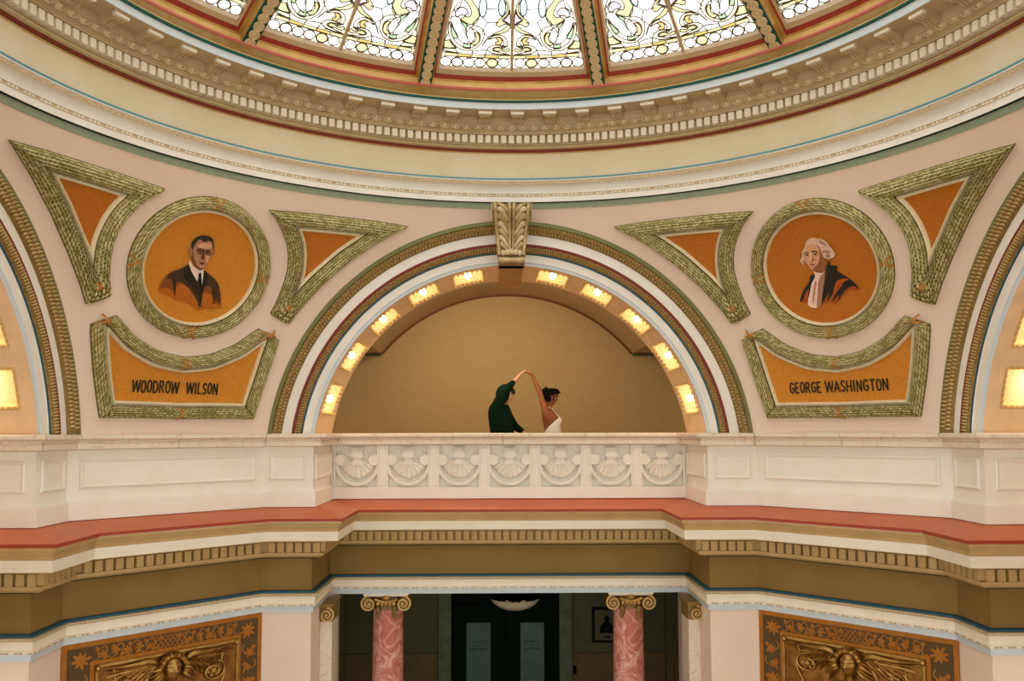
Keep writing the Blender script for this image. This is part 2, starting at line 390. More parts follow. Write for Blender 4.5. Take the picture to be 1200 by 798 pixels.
def glass_panel():
    root = empty('stained_glass_panel')
    n = 30; mb = MB(); rows = []
    for i in range(n+1):
        R = RGL+(RTOP-RGL)*i/n; rows.append([dome(R, haz(R, .038)*(2*j/12-1), -.013) for j in range(13)])
    mb.grid(rows); mb.build('glass_sheet', PANES['white'], root)
    framing(.018, .0235, .8855, .8825, .002, -.002, RTOP-.03, RTOP-.026).build('gold_frame', GOLD, root)
    framing(.0235, .0285, .8825, .8725, -.002, -.007, RTOP-.026, RTOP-.013).build('red_frame', RED, root)
    framing(.0285, .0340, .8725, .8630, -.005, -.007, RTOP-.013, RTOP-.007).build('beige_frame', BEIGE, root)
    framing(.0340, .0385, .8630, .8535, -.010, -.0125, RTOP-.007, RTOP).build('inner_frame', BEIGEL, root)
    mb = MB()
    for i in range(n):
        Ra = .856+(RTOP-.856)*i/n; Rb = .856+(RTOP-.856)*(i+1)/n
        w = .004
        vs = [dome(R, s*w/R, o) for R in (Ra, Rb) for o in (-.013, -.002) for s in (-1, 1)]
        mb.add(vs, [(0, 1, 5, 4), (2, 6, 7, 3), (0, 4, 6, 2), (1, 3, 7, 5)])
    mb.build('mullion', BEIGE, root)
    leads = {'lead': MB(), 'blue': MB()}
    def strip(pts, w, key, flip, off):
        for a, b in zip(pts[:-1], pts[1:]):
            dx, dy = b[0]-a[0], b[1]-a[1]; L = hypot(dx, dy)
            if L < 1e-6: continue
            nx, ny = -dy/L*w/2, dx/L*w/2; e = .4*w/L
            q = [(a[0]-dx*e+nx, a[1]-dy*e+ny), (b[0]+dx*e+nx, b[1]+dy*e+ny), (b[0]+dx*e-nx, b[1]+dy*e-ny), (a[0]-dx*e-nx, a[1]-dy*e-ny)]
            vs = [gpt(x, y, 0, flip, off) for x, y in q]
            leads[key].add(vs, [(0, 1, 2, 3)])
    for flip in (0, 1):
        for i, (kind, pts, key, w) in enumerate(SHAPES):
            m = MB(); rr_ = delaunay_2d_cdt([Vector(p) for p in pts], [], [list(range(len(pts)))], 1, 1e-4)
            lay = -.0116+.00006*i
            m.add([gpt(v.x, v.y, 0, flip, lay) for v in rr_[0]], [tuple(f) for f in rr_[2]])
            m.build('pane', PANES[kind], root)
            strip(pts+[pts[0]], w*2.0+3.6, key, flip, -.0095+.0002*(key == 'blue'))
        for l in LINES: strip(l, 7, 'lead', flip, -.0097)
        strip([(588, 349), (156, 349)], 5, 'lead', flip, -.0096); strip([(588, 326), (150, 326)], 5, 'lead', flip, -.0096)
    # panes beyond the drawn part: a lattice of leads over the upper glass
    for i in range(1, 9):
        R = .66-(.66-RTOP)*i/9; strip2 = [dome(R, haz(R, .038)*(2*j/16-1), -.0097) for j in range(17)]
        for a, b in zip(strip2[:-1], strip2[1:]):
            up = Vector((0, 0, 1)); d = (b-a).normalized(); nrm = (a-Vector(U(0, 0, ZD))).normalized(); s_ = d.cross(nrm)*.0025
            leads['lead'].add([a+s_, b+s_, b-s_, a-s_], [(0, 1, 2, 3)])
    tag(leads['lead'].build('lead_came', LEAD, root), kind='stuff'); tag(leads['blue'].build('blue_came', BLUELEAD, root), kind='stuff')
    return root
pan = glass_panel()
PL = {0: 'stained glass dome panel straight above the central arch keystone', -30: 'stained glass dome panel next left of the central one',
      30: 'stained glass dome panel next right of the central one', -60: 'stained glass dome panel cut by the top left of the frame, left of two ribs',
      60: 'stained glass dome panel cut by the top right of the frame, right of two ribs', -90: 'stained glass dome panel over the left side arch', 90: 'stained glass dome panel over the right side arch'}
for a in (0, -30, 30, -60, 60, -90, 90, 120, -120, 150, -150, 180):
    if a == 0: o = pan
    elif abs(a) <= 60: o = copy_tree(pan)
    else:
        o = empty('stained_glass_panel')
        for ch in pan.children:
            if ch.name.split('.')[0] != 'pane': link(ch.data, ch.name.split('.')[0], o)
    o.rotation_euler.z = -radians(a)
    tag(o, PL.get(a, 'stained glass dome panel behind the viewer, %s of the rear' % ('at the centre' if a == 180 else ('%s and %s' % ('right' if a > 0 else 'left', 'nearer the side' if abs(a) == 120 else 'nearer the middle')))), 'window', 'stained glass panels of the dome')
# ribs
mb = MB(); n = 30; W2 = .0175
rows = []
for o_, w_ in ((-.013, W2), (.020, W2), (.020, -W2), (-.013, -W2)):
    rows.append([dome(.893+(RTOP-.03-.893)*i/n, w_/(.893+(RTOP-.03-.893)*i/n), o_) for i in range(n+1)])
mb.grid(rows)
p0 = [r[0] for r in rows]; mb.add(p0, [(0, 1, 2, 3)])
rib = empty('dome_rib'); mb.build('beam', GOLD, rib)
mb = MB(); rows = []
for o_, w_ in ((.019, .0172), (.0225, .0165), (.0225, -.0165), (.019, -.0172)):
    rows.append([dome(.892+(RTOP-.03-.892)*i/n, w_/(.892+(RTOP-.03-.892)*i/n), o_) for i in range(n+1)])
mb.grid(rows); mb.add([r[0] for r in rows], [(0, 1, 2, 3)]); mb.build('green_facing', TEALG, rib)
R0 = .884; dm = None
c0 = dome(R0, 0, .0225); nv = (c0-Vector(U(0, 0, ZD))).normalized(); tv = Vector((1, 0, 0)); bv = nv.cross(tv)
m = MB(); k = .0132*S
def discT(r, a, h): return (tv*(r*cos(a))+bv*(r*sin(a))-nv*h)
rows = [[discT(r*k, 2*pi*j/16, h*S) for j in range(16)] for r, h in ((1, 0), (1, .003), (.82, .0038), (.74, .0024), (.58, .0034), (.5, .0022), (.28, .0024), (.22, .0042), (0.02, .0046))]
m.grid(rows, True)
me = None
for i in range(22):
    R = .884-.0205*i; c = dome(R, 0, .0228+(.0004 if i % 2 else 0))
    if me is None: o = m.build('rosette', mat('rosette_paint', (212, 190, 146), .6), rib, smooth=True); me = o.data
    else: o = link(me, 'rosette', rib)
    n2 = (c-Vector(U(0, 0, ZD))).normalized(); o.location = c
    o.rotation_euler = nv.rotation_difference(n2).to_euler()
RL = {-15: 'dome rib with round rosettes, left edge of the central glass panel', 15: 'dome rib with round rosettes, right edge of the central glass panel',
      -45: 'dome rib with round rosettes at the upper left of the picture', 45: 'dome rib with round rosettes at the upper right of the picture'}
for a in (-15, 15, -45, 45, -75, 75, -105, 105, -135, 135, -165, 165):
    o = rib if a == -15 else (copy_tree(rib) if abs(a) <= 75 else empty('dome_rib'))
    if abs(a) > 75:
        for ch in rib.children:
            if not ch.name.startswith('rosette'): link(ch.data, ch.name.split('.')[0], o)
    o.rotation_euler.z = -radians(a)
    tag(o, RL.get(a, 'dome rib outside the picture, %s on the %s' % ({75: 'above the front of the side arch', 105: 'above the rear of the side arch', 135: 'over the rear diagonal', 165: 'next to the rear centre'}.get(abs(a), ''), 'left' if a < 0 else 'right')), 'rib', 'ribs of the glass dome')
tag(MB().grid([[dome(R, 2*pi*j/48, o) for j in range(48)] for R, o in ((.24, -.013), (.24, .03), (.2, .04), (.18, 0), (.001, -.01))], True).build('ceiling_crown', GOLD), kind='structure')

# ---------------------------------------------------------------- arches
def bayT(q):                               # q: 0 centre, -1 left, 1 right
    if q == 0: return lambda x, y, z: U(x, y, z)
    if q == 1: return lambda x, y, z: U(y, -x, z)
    return lambda x, y, z: U(-y, x, z)
BN = {0: 'central', -1: 'left side', 1: 'right side'}
AB = radians(-6)                           # arches run down a little below the rail top
def band(T, prof, m, name, parent, n=96, smooth=True):
    mb = MB(); a_lo = AB+0.0; rows = []
    for r, y in prof:
        s = asin((-.009-ZC)/r)
        rows.append([T(r*cos(s+(pi-2*s)*j/n), y, ZC+r*sin(s+(pi-2*s)*j/n)) for j in range(n+1)])
    mb.grid(rows); return mb.build(name, m, parent, smooth=smooth)
RI = .5475
COFF = [13.0+14.5*k for k in range(5)]     # degrees from the crown
HW, CY0, CY1, CD = 5.0, 1.066, 1.242, .034
def make_bay(q):
    T = bayT(q); root = empty('arch_surround')
    tag(root, 'moulded %s arch surround with gilt, maroon and teal bands' % BN[q], 'arch')
    band(T, [(.6660, 1.004), (.6645, .997), (.6540, .996), (.6530, .999)], OLIVE, 'olive_band', root)
    band(T, [(.6530, .999), (.6500, .9965), (.6420, 1.000), (.6340, 1.006), (.6300, 1.013)], GOLDD, 'gilt_leaf_band', root)
    band(T, [(.6300, 1.013), (.6045, 1.014)], WHITE, 'outer_fascia', root)
    band(T, [(.6045, 1.014), (.6040, 1.012), (.5965, 1.014)], MAROON, 'maroon_fillet', root)
    band(T, [(.5965, 1.014), (.5940, 1.011), (.5850, 1.015), (.5810, 1.022)], GOLDD, 'gilt_bead_band', root)
    band(T, [(.5810, 1.022), (.5765, 1.024)], TEAL, 'teal_fillet', root)
    band(T, [(.5765, 1.024), (.5760, 1.027), (.5560, 1.029)], WHITE, 'inner_fascia', root)
    band(T, [(.5560, 1.029), (.5550, 1.032), (.5520, 1.033), (RI, 1.034)], SKY, 'blue_edge', root)
    # leaf and dart relief on the gilt bands
    mb = MB(); n = 190
    for i in range(n):
        a = radians(8)+radians(164)*(i+.5)/n
        for k in (0, 1):
            rc = (.6475, .6370)[k]; yy = (.9950, 1.0010)[k]; da = (.0040 if k == 0 else .0046); dr = .0046; aa = a+(.5*radians(164)/n if k else 0)
            P = lambda r, t, y: T(r*cos(t), y, ZC+r*sin(t))
            mb.add([P(rc-dr, aa-da*.4, yy+.004), P(rc, aa-da, yy+.002), P(rc+dr, aa, yy+.003), P(rc, aa+da, yy+.002), P(rc-dr, aa+da*.4, yy+.004), P(rc, aa, yy-.0075)],
                   [(0, 1, 5), (1, 2, 5), (2, 3, 5), (3, 4, 5), (4, 0, 5)])
    tag(mb.build('gilt_leaf', GOLDL, root), kind='stuff')
    mb = MB(); n = 230
    for i in range(n):
        a = radians(8)+radians(164)*(i+.5)/n; da = .0022
        P = lambda r, t, y: T(r*cos(t), y, ZC+r*sin(t))
        mb.add([P(.5835, a-da, 1.015), P(.5835, a+da, 1.015), P(.5950, a+da, 1.010), P(.5950, a-da, 1.010), P(.5890, a, 1.0055)], [(0, 1, 4), (1, 2, 4), (2, 3, 4), (3, 0, 4)])
    tag(mb.build('gilt_dart', GOLDL, root), kind='stuff')
    # reveal (soffit) of the arch with openings for the coffers
    sf = MB(); P = lambda r, t, y: T(r*sin(t), y, ZC+r*cos(t))
    edges = []
    lim = pi/2-asin((-.009-ZC)/RI)
    cs = [radians(s*c) for c in COFF for s in (-1, 1)]; cs.sort(); hw = radians(HW)
    marks = [-lim]+[c+d for c in cs for d in (-hw, hw)]+[lim]
    for i in range(len(marks)-1):
        a, b = marks[i], marks[i+1]; hole = i % 2 == 1; ns = max(2, int(abs(b-a)/radians(1.6)))
        for (y0, y1) in ((1.034, CY0), (CY0, CY1), (CY1, 1.29)):
            if hole and y0 == CY0: continue
            sf.grid([[P(RI, a+(b-a)*j/ns, y) for j in range(ns+1)] for y in (y0, y1)])
    so = sf.build('reveal_soffit', SOFFIT, root, smooth=True)
    # unseen wall above the reveal, added to keep stray light off the gallery
    ra_ = MB(); ra_.grid([[T(r*sin(-lim+2*lim*j/48), 1.29, ZC+r*cos(-lim+2*lim*j/48)) for j in range(49)] for r in (RI, .70)])
    ra_.build('gallery_face', TANL, root)
    # coffers
    for s, nm in ((-1, 'left'), (1, 'right')):
        for k, c in enumerate(COFF):
            cen = radians(c)*s
            lt = empty('coffer_light', P(RI, cen, (CY0+CY1)/2)); inv = Matrix.Translation(lt.location).inverted()
            def LP(r, t, y): return tuple(inv @ Vector(P(r, t, y)))
            from_top = ('first', 'second', 'third', 'fourth', 'fifth')[k]
            tag(lt, 'glowing gilt coffer light, %s %s of the keystone in the %s arch' % (from_top, nm, BN[q]), 'light', 'coffer lights of the %s arch' % BN[q])
            bx = MB(); ns = 4; A = [cen-hw+2*hw*j/ns for j in range(ns+1)]; ro = RI+CD; sh_ = hw*.14; ys = .012
            A2 = [cen-hw+sh_+2*(hw-sh_)*j/ns for j in range(ns+1)]
            bx.grid([[LP(RI, a, CY0) for a in A], [LP(ro, a, CY0+ys) for a in A2], [LP(ro, a, CY1-ys) for a in A2], [LP(RI, a, CY1) for a in A]])
            for e0, e1 in ((A[0], A2[0]), (A[-1], A2[-1])):
                bx.add([LP(RI, e0, CY0), LP(RI, e0, CY1), LP(ro, e1, CY1-ys), LP(ro, e1, CY0+ys)], [(0, 1, 2, 3)])
            bx.build('recess', RECESS, lt)
            fr = MB(); b = .0075; hb = b/RI
            for (o0, o1) in ((0, 1), ):
                for ya, yb, aa, ab in ((CY0, CY0+b, -hw, hw), (CY1-b, CY1, -hw, hw), (CY0, CY1, -hw, -hw+hb), (CY0, CY1, hw-hb, hw)):
                    nn = max(3, int(max((yb-ya)/.012, (ab-aa)*RI/.012)))
                    for i in range(nn):
                        if ab-aa > hb*1.5: t0_, t1_, y0_, y1_ = aa+(ab-aa)*i/nn, aa+(ab-aa)*(i+1)/nn, ya, yb
                        else: t0_, t1_, y0_, y1_ = aa, ab, ya+(yb-ya)*i/nn, ya+(yb-ya)*(i+1)/nn
                        tm, ym = (t0_+t1_)/2+cen, (y0_+y1_)/2
                        fr.add([LP(RI+.002, cen+t0_, y0_), LP(RI+.002, cen+t1_, y0_), LP(RI+.002, cen+t1_, y1_), LP(RI+.002, cen+t0_, y1_), LP(RI-.006, tm, ym)], [(0, 1, 4), (1, 2, 4), (2, 3, 4), (3, 0, 4), (0, 3, 2, 1)])
            fr.build('gilt_border', GOLDB, lt)
            cc = Vector(LP(RI+.012, cen, (CY0+CY1)/2)); cb = Vector(LP(ro, cen, (CY0+CY1)/2)); cd = (cc-cb).normalized()
            MB().tube([cb, cb+cd*.09], [.035, .028], 10).build('socket', GOLDB, lt)
            MB().ball(cb+cd*.125, .042, 10, 7).build('bulb', BULBM, lt, smooth='all')
    # keystone
    ks = empty('keystone'); tag(ks, 'gilt acanthus keystone at the crown of the %s arch' % BN[q], 'keystone')
    MB().box(-.0335, .0335, .958, 1.290, .4455, .475, T=T).build('soffit_block', KBLOCK, ks)
    MB().add([T(x, y, z) for z, w_ in ((.46, .034), (.6060, .049)) for y in (.985, 1.04) for x in (-w_, w_)], [(0, 2, 3, 1), (4, 5, 7, 6), (0, 1, 5, 4), (2, 6, 7, 3), (0, 4, 6, 2), (1, 3, 7, 5)]).build('backing', KSG, ks)
    prof = [(.6060, .998), (.6060, .930), (.6030, .905), (.5960, .893), (.5860, .889), (.5760, .894), (.5660, .906), (.5500, .922), (.5300, .934), (.5050, .943), (.4860, .947), (.4720, .948), (.4660, .944), (.4600, .940), (.4530, .942), (.4470, .950), (.4455, .962), (.4455, .998)]
    def wid(z): return .0345+(.0510-.0345)*(z-.4455)/.16
    mb = MB(); nP = len(prof)
    L_ = [T(-wid(z), y, z) for z, y in prof]; R_ = [T(wid(z), y, z) for z, y in prof]
    mb.add(L_+R_, [tuple(range(nP)), tuple(range(2*nP-1, nP-1, -1))]+[(i, i+1, nP+i+1, nP+i) for i in range(nP-1)])
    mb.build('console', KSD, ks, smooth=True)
    def front(z):
        pts = prof[1:16]
        for (za_, ya_), (zb_, yb_) in zip(pts[:-1], pts[1:]):
            if zb_ <= z <= za_: return ya_+(yb_-ya_)*(za_-z)/(za_-zb_+1e-9)
        return .95
    mb = MB()
    for sx in (-1, 1):                     # edge rolls and middle rolls
        for xo, rad in ((.88, .0050), (.12, .0042)):
            pts = [T(sx*wid(z)*xo, y-.001, z) for z, y in prof[1:12]]; mb.tube(pts, rad*S, 6)
    mb.build('roll', KSG, ks, smooth=True)
    lf = None
    for sx in (-1, 1):
        for i in range(7):
            zb = .478+.0165*i; mb = MB(); rows = []; w = wid(zb+.01)
            for t in [j/8 for j in range(9)]:
                # a lobe rises from the midrib, swells outwards and curls over at its tip
                xc = w*(.20+.62*t**.9); zc = zb+.022*sin(t*pi*.62); hw2 = (.0030+.0075*sin(pi*min(1, .12+.80*t)))*(1 if t < .97 else .35)
                row = []
                for uu in (-1, -.5, 0, .5, 1):
                    z_ = max(.456, min(.6050, zc+hw2*uu*cos(t*.7))); x_ = sx*(xc+hw2*uu*sin(t*.7)*.6)
                    row.append(T(x_, front(z_)-.0020-.0085*(1-uu*uu)*sin(pi*min(1, .25+.65*t))-.003*t+(.0035 if uu == 0 else 0), z_))
                rows.append(row)
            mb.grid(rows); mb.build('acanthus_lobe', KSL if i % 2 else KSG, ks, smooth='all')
    mb = MB()                              # curled tip and lower roll
    for x in (-.022, -.011, 0, .011, .022):
        c = T(x, .938, .4800-abs(x)*.15); mb.ball(c, (.0075*S, .0075*S, .0085*S), 10, 6)
    mb.build('leaf_tip', KSL, ks, smooth='all')
    mb = MB(); mb.tube([T(x, .9445, .4585) for x in (-.0355, -.018, -.005, .005, .018, .0355)], [.0085*S, .0085*S, .0075*S, .0075*S, .0085*S, .0085*S], 12); mb.build('bottom_roll', KSG, ks, smooth=True)
    mb = MB()
    for sx in (-1, 1):                     # side scrolls of the console
        pts = []
        for k_ in range(26):
            t = k_/25; a = t*3.6*pi; rad = .026*(1-t)+.003; pts.append(T(sx*(.0505+.001), .920-rad*cos(a)*.9, .5790+rad*sin(a)))
        mb.tube(pts, .0028*S, 6)
    mb.build('side_scroll', KSG, ks, smooth=True)
for q in (0, -1, 1): make_bay(q)

# ---------------------------------------------------------------- laurel frames on the pendentives
def resample(P, n):
    L = [0]
    for a, b in zip(P[:-1], P[1:]): L.append(L[-1]+hypot(b[0]-a[0], b[1]-a[1]))
    out = []
    for i in range(n+1):
        t = L[-1]*i/n; k = 0
        while k < len(L)-2 and L[k+1] < t: k += 1
        u = (t-L[k])/(L[k+1]-L[k]+1e-12); out.append((P[k][0]+(P[k+1][0]-P[k][0])*u, P[k][1]+(P[k+1][1]-P[k][1])*u))
    return out
def offs(P, w, ext=.12):                   # offset polyline to its left by w, ends extended
    out = []
    for i, p in enumerate(P):
        a = P[max(0, i-1)]; b = P[min(len(P)-1, i+1)]; dx, dy = b[0]-a[0], b[1]-a[1]; l = hypot(dx, dy); out.append((p[0]-dy/l*w, p[1]+dx/l*w))
    a, b = out[0], out[1]; l = hypot(b[0]-a[0], b[1]-a[1]); out = [(a[0]-(b[0]-a[0])/l*ext, a[1]-(b[1]-a[1])/l*ext)]+out
    a, b = out[-1], out[-2]; l = hypot(b[0]-a[0], b[1]-a[1]); return out+[(a[0]-(b[0]-a[0])/l*ext, a[1]-(b[1]-a[1])/l*ext)]
def isect(P, Q):
    best = None
    for i in range(len(P)-1):
        for j in range(len(Q)-1):
            x1, y1 = P[i]; x2, y2 = P[i+1]; x3, y3 = Q[j]; x4, y4 = Q[j+1]
            d = (x1-x2)*(y3-y4)-(y1-y2)*(x3-x4)
            if abs(d) < 1e-14: continue
            t = ((x1-x3)*(y3-y4)-(y1-y3)*(x3-x4))/d; u = ((x1-x3)*(y1-y2)-(y1-y3)*(x1-x2))/d
            if 0 <= t <= 1 and 0 <= u <= 1:
                pt = (x1+t*(x2-x1), y1+t*(y2-y1)); return i+t, j+u, pt
    return None
def trim(P, s0, s1, p0, p1):
    return [p0]+[P[k] for k in range(int(s0)+1, int(s1)+1)]+[p1]
def inner_edges(E, w):                     # E: closed cycle of main edges (polylines), interior on the left
    O = [offs(e, w) for e in E]; n = len(E); X = []
    for i in range(n):
        r = isect(O[i], O[(i+1) % n]); X.append(r)
    out = []
    for i in range(n):
        s0 = X[i-1][1]; s1 = X[i][0]; out.append(trim(O[i], s0, s1, X[i-1][2], X[i][2]))
    return out
def flipE(E): return [[(-a, b) for a, b in reversed(e)] for e in reversed(E)]
C2 = lambda L: [to_chart(p, z) for p, z in L]
TRI = [C2([(28.9, .5575), (24, .5635), (18.5, .5655), (13.4, .5640), (7.55, .5580)]),
       C2([(7.55, .558), (9.2, .535), (10.4, .509), (11.3, .483), (11.75, .457), (11.95, .427), (11.80, .398), (11.2, .348), (10.45, .310)]),
       C2([(13.1, .285), (14.43, .327), (16.75, .385), (20.4, .4555), (24.6, .514), (28.9, .5575)])]
NAME = [C2([(9.15, .272), (6.4, .2265), (3.2, .1965), (0, .1875), (-3.2, .1965), (-6.4, .2265), (-9.15, .272)]),
        C2([(-12.2, .245), (-10.9, .138), (-9.55, .0315)]),
        C2([(-9.55, .0315), (0, .0300), (9.55, .0315)]),
        C2([(9.55, .0315), (10.9, .138), (12.2, .245)])]
TRI = [resample(e, 24) for e in TRI]; NAME = [resample(e, 24) for e in NAME]
def area(E):
    P = [p for e in E for p in e]; return sum(P[i-1][0]*P[i][1]-P[i][0]*P[i-1][1] for i in range(len(P)))/2
if area(TRI) < 0: TRI = [list(reversed(e)) for e in reversed(TRI)]
if area(NAME) < 0: NAME = [list(reversed(e)) for e in reversed(NAME)]
def rope(name, outer, inner, side, parent, w_h=.0205, leafpitch=.0135):
    n = max(8, int(max(sum(hypot(b[0]-a[0], b[1]-a[1]) for a, b in zip(outer[:-1], outer[1:])), .05)/.016))
    O = resample(outer, n); I = resample(inner, n); K = 8; mb = MB(); rows = []
    def pt(i, s):
        a = O[i][0]+(I[i][0]-O[i][0])*s; b = O[i][1]+(I[i][1]-O[i][1])*s; return a, b
    for k in range(K+1):
        th = pi*k/K; s = (1-cos(th))/2; rows.append([chart_pt(*pt(i, s), side, w_h*sin(th)) for i in range(n+1)])
    mb.grid(rows); mb.build(name, LEAFB, parent, smooth=True)
    # laurel leaves
    out = []
    lenO = sum(hypot(b[0]-a[0], b[1]-a[1]) for a, b in zip(O[:-1], O[1:])); m = max(4, int(lenO/leafpitch))
    def P(t, s, h):
        t = max(0, min(1, t)); x = t*n; i = min(n-1, int(x)); u = x-i
        a0, b0 = pt(i, s); a1, b1 = pt(i+1, s); return chart_pt(a0+(a1-a0)*u, b0+(b1-b0)*u, side, h)
    lv = [MB(), MB()]
    for k in range(7):
        th = pi*(k+1)/8; 
        for i in range(m):
            t = (i+.5*(k % 2)+random.uniform(-.12, .12))/m; dt = 1.12/m*random.uniform(.85, 1.1); dth = .21; sk = random.uniform(-.07, .07)
            def Q(tt, thh, e): return P(tt, (1-cos(thh))/2, w_h*sin(thh)+e)
            vs = [Q(t-dt*.55, th, .000), Q(t+.05*dt, th-dth, .0012), Q(t+dt*.75, th+sk, .0040), Q(t+.05*dt, th+dth, .0012), Q(t+.1*dt, th, .0042)]
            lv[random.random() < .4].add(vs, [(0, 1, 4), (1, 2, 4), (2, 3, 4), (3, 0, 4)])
    return lv
def ribbon_x(parent, a, b, ang, w, side, h=.021):
    mb = MB()
    for sg in (-1, 1):
        d = (cos(ang+sg*.62), sin(ang+sg*.62)); nrm = (-d[1], d[0]); ww = .0028; L = w*.62
        rows = []
        for k in range(9):
            t = k/8*2-1; hh = h*sqrt(max(0, 1-(t*.96)**2))+.003
            rows.append([chart_pt(a+d[0]*L*t+nrm[0]*ww*e, b+d[1]*L*t+nrm[1]*ww*e, side, hh) for e in (-1, 1)])
        mb.grid(rows)
    mb.build('crossed_ribbon', RIBBON, parent)
def bead_loop(loops_o, loops_i, side, h, m, name, parent):
    mb = MB()
    for o_, i_ in zip(loops_o, loops_i):
        n = 24; O = resample(o_, n); I = resample(i_, n); rows = []
        for k in range(5):
            th = pi*k/4; s = (1-cos(th))/2; rows.append([chart_pt(O[i][0]+(I[i][0]-O[i][0])*s, O[i][1]+(I[i][1]-O[i][1])*s, side, h*sin(th)+.001) for i in range(n+1)])
        mb.grid(rows)
    return mb.build(name, m, parent, smooth=True)
def field(poly, side, m, name, parent, off=.002, grid=.018):
    xs = [p[0] for p in poly]; ys = [p[1] for p in poly]; pts = [Vector(p) for p in poly]; n = len(pts)
    def inside(x, y):
        c = False; j = n-1
        for i in range(n):
            if (pts[i].y > y) != (pts[j].y > y) and x < (pts[j].x-pts[i].x)*(y-pts[i].y)/(pts[j].y-pts[i].y)+pts[i].x: c = not c
            j = i
        return c
    ext = []; x = min(xs)+grid/2
    while x < max(xs):
        y = min(ys)+grid/2
        while y < max(ys):
            if inside(x, y): ext.append(Vector((x, y)))
            y += grid
        x += grid
    r = delaunay_2d_cdt(pts+ext, [], [list(range(n))], 1, 1e-5)
    mb = MB(); mb.add([chart_pt(v.x, v.y, side, off) for v in r[0]], [tuple(f) for f in r[2]]); return mb.build(name, m, parent, smooth='all')
def frame_object(E, side, name, label, cat, w, group, xs, fieldmat, caps):
    root = empty(name); tag(root, label, cat, group)
    I1 = inner_edges(E, w); I2 = inner_edges(E, w+.0115)
    LV = [MB(), MB()]
    E2 = [list(e) for e in E]
    for ci in caps:                        # the ropes meet on the middle line of a blunt corner
        a = E[ci][-1]; b = E[(ci+1) % len(E)][0]; mid = ((a[0]+b[0])/2, (a[1]+b[1])/2)
        E2[ci].append(mid); E2[(ci+1) % len(E)].insert(0, mid)
    for e, i in zip(E2, I1):
        lv = rope('laurel_rope', e, i, side, root)
        for k in (0, 1): LV[k].add(lv[k].v, lv[k].f)
    for ci in caps:                        # blunt corner between edge ci and the next
        a = E[ci][-1]; b = E[(ci+1) % len(E)][0]; c = I1[ci][-1]
        mid = ((a[0]+b[0])/2, (a[1]+b[1])/2)
        ribbon_x(root, mid[0]*.45+c[0]*.55, mid[1]*.45+c[1]*.55, atan2(c[1]-mid[1], c[0]-mid[0]), .028, side, .022)
    tag(LV[0].build('laurel_leaves', LEAF, root), kind='stuff'); tag(LV[1].build('darker_laurel_leaves', LEAF2, root), kind='stuff')
    bead_loop(inner_edges(E, w+.002), I2, side, .012, IVORY, 'ivory_bead', root)
    field([p for e in I2 for p in e[:-1]], side, fieldmat, 'mosaic_field', root)
    for (ei, t) in xs:
        n = len(E[ei])-1; k = int(t*n); o = E[ei][k]; I = resample(I1[ei], n)[k]
        ribbon_x(root, (o[0]+I[0])/2, (o[1]+I[1])/2, atan2(I[1]-o[1], I[0]-o[0]), w, side)
    return root, I2
def find_caps(E): return [i for i in range(len(E)) if hypot(E[i][-1][0]-E[(i+1) % len(E)][0][0], E[i][-1][1]-E[(i+1) % len(E)][0][1]) > .01]
WHO = {-1: 'left', 1: 'right'}
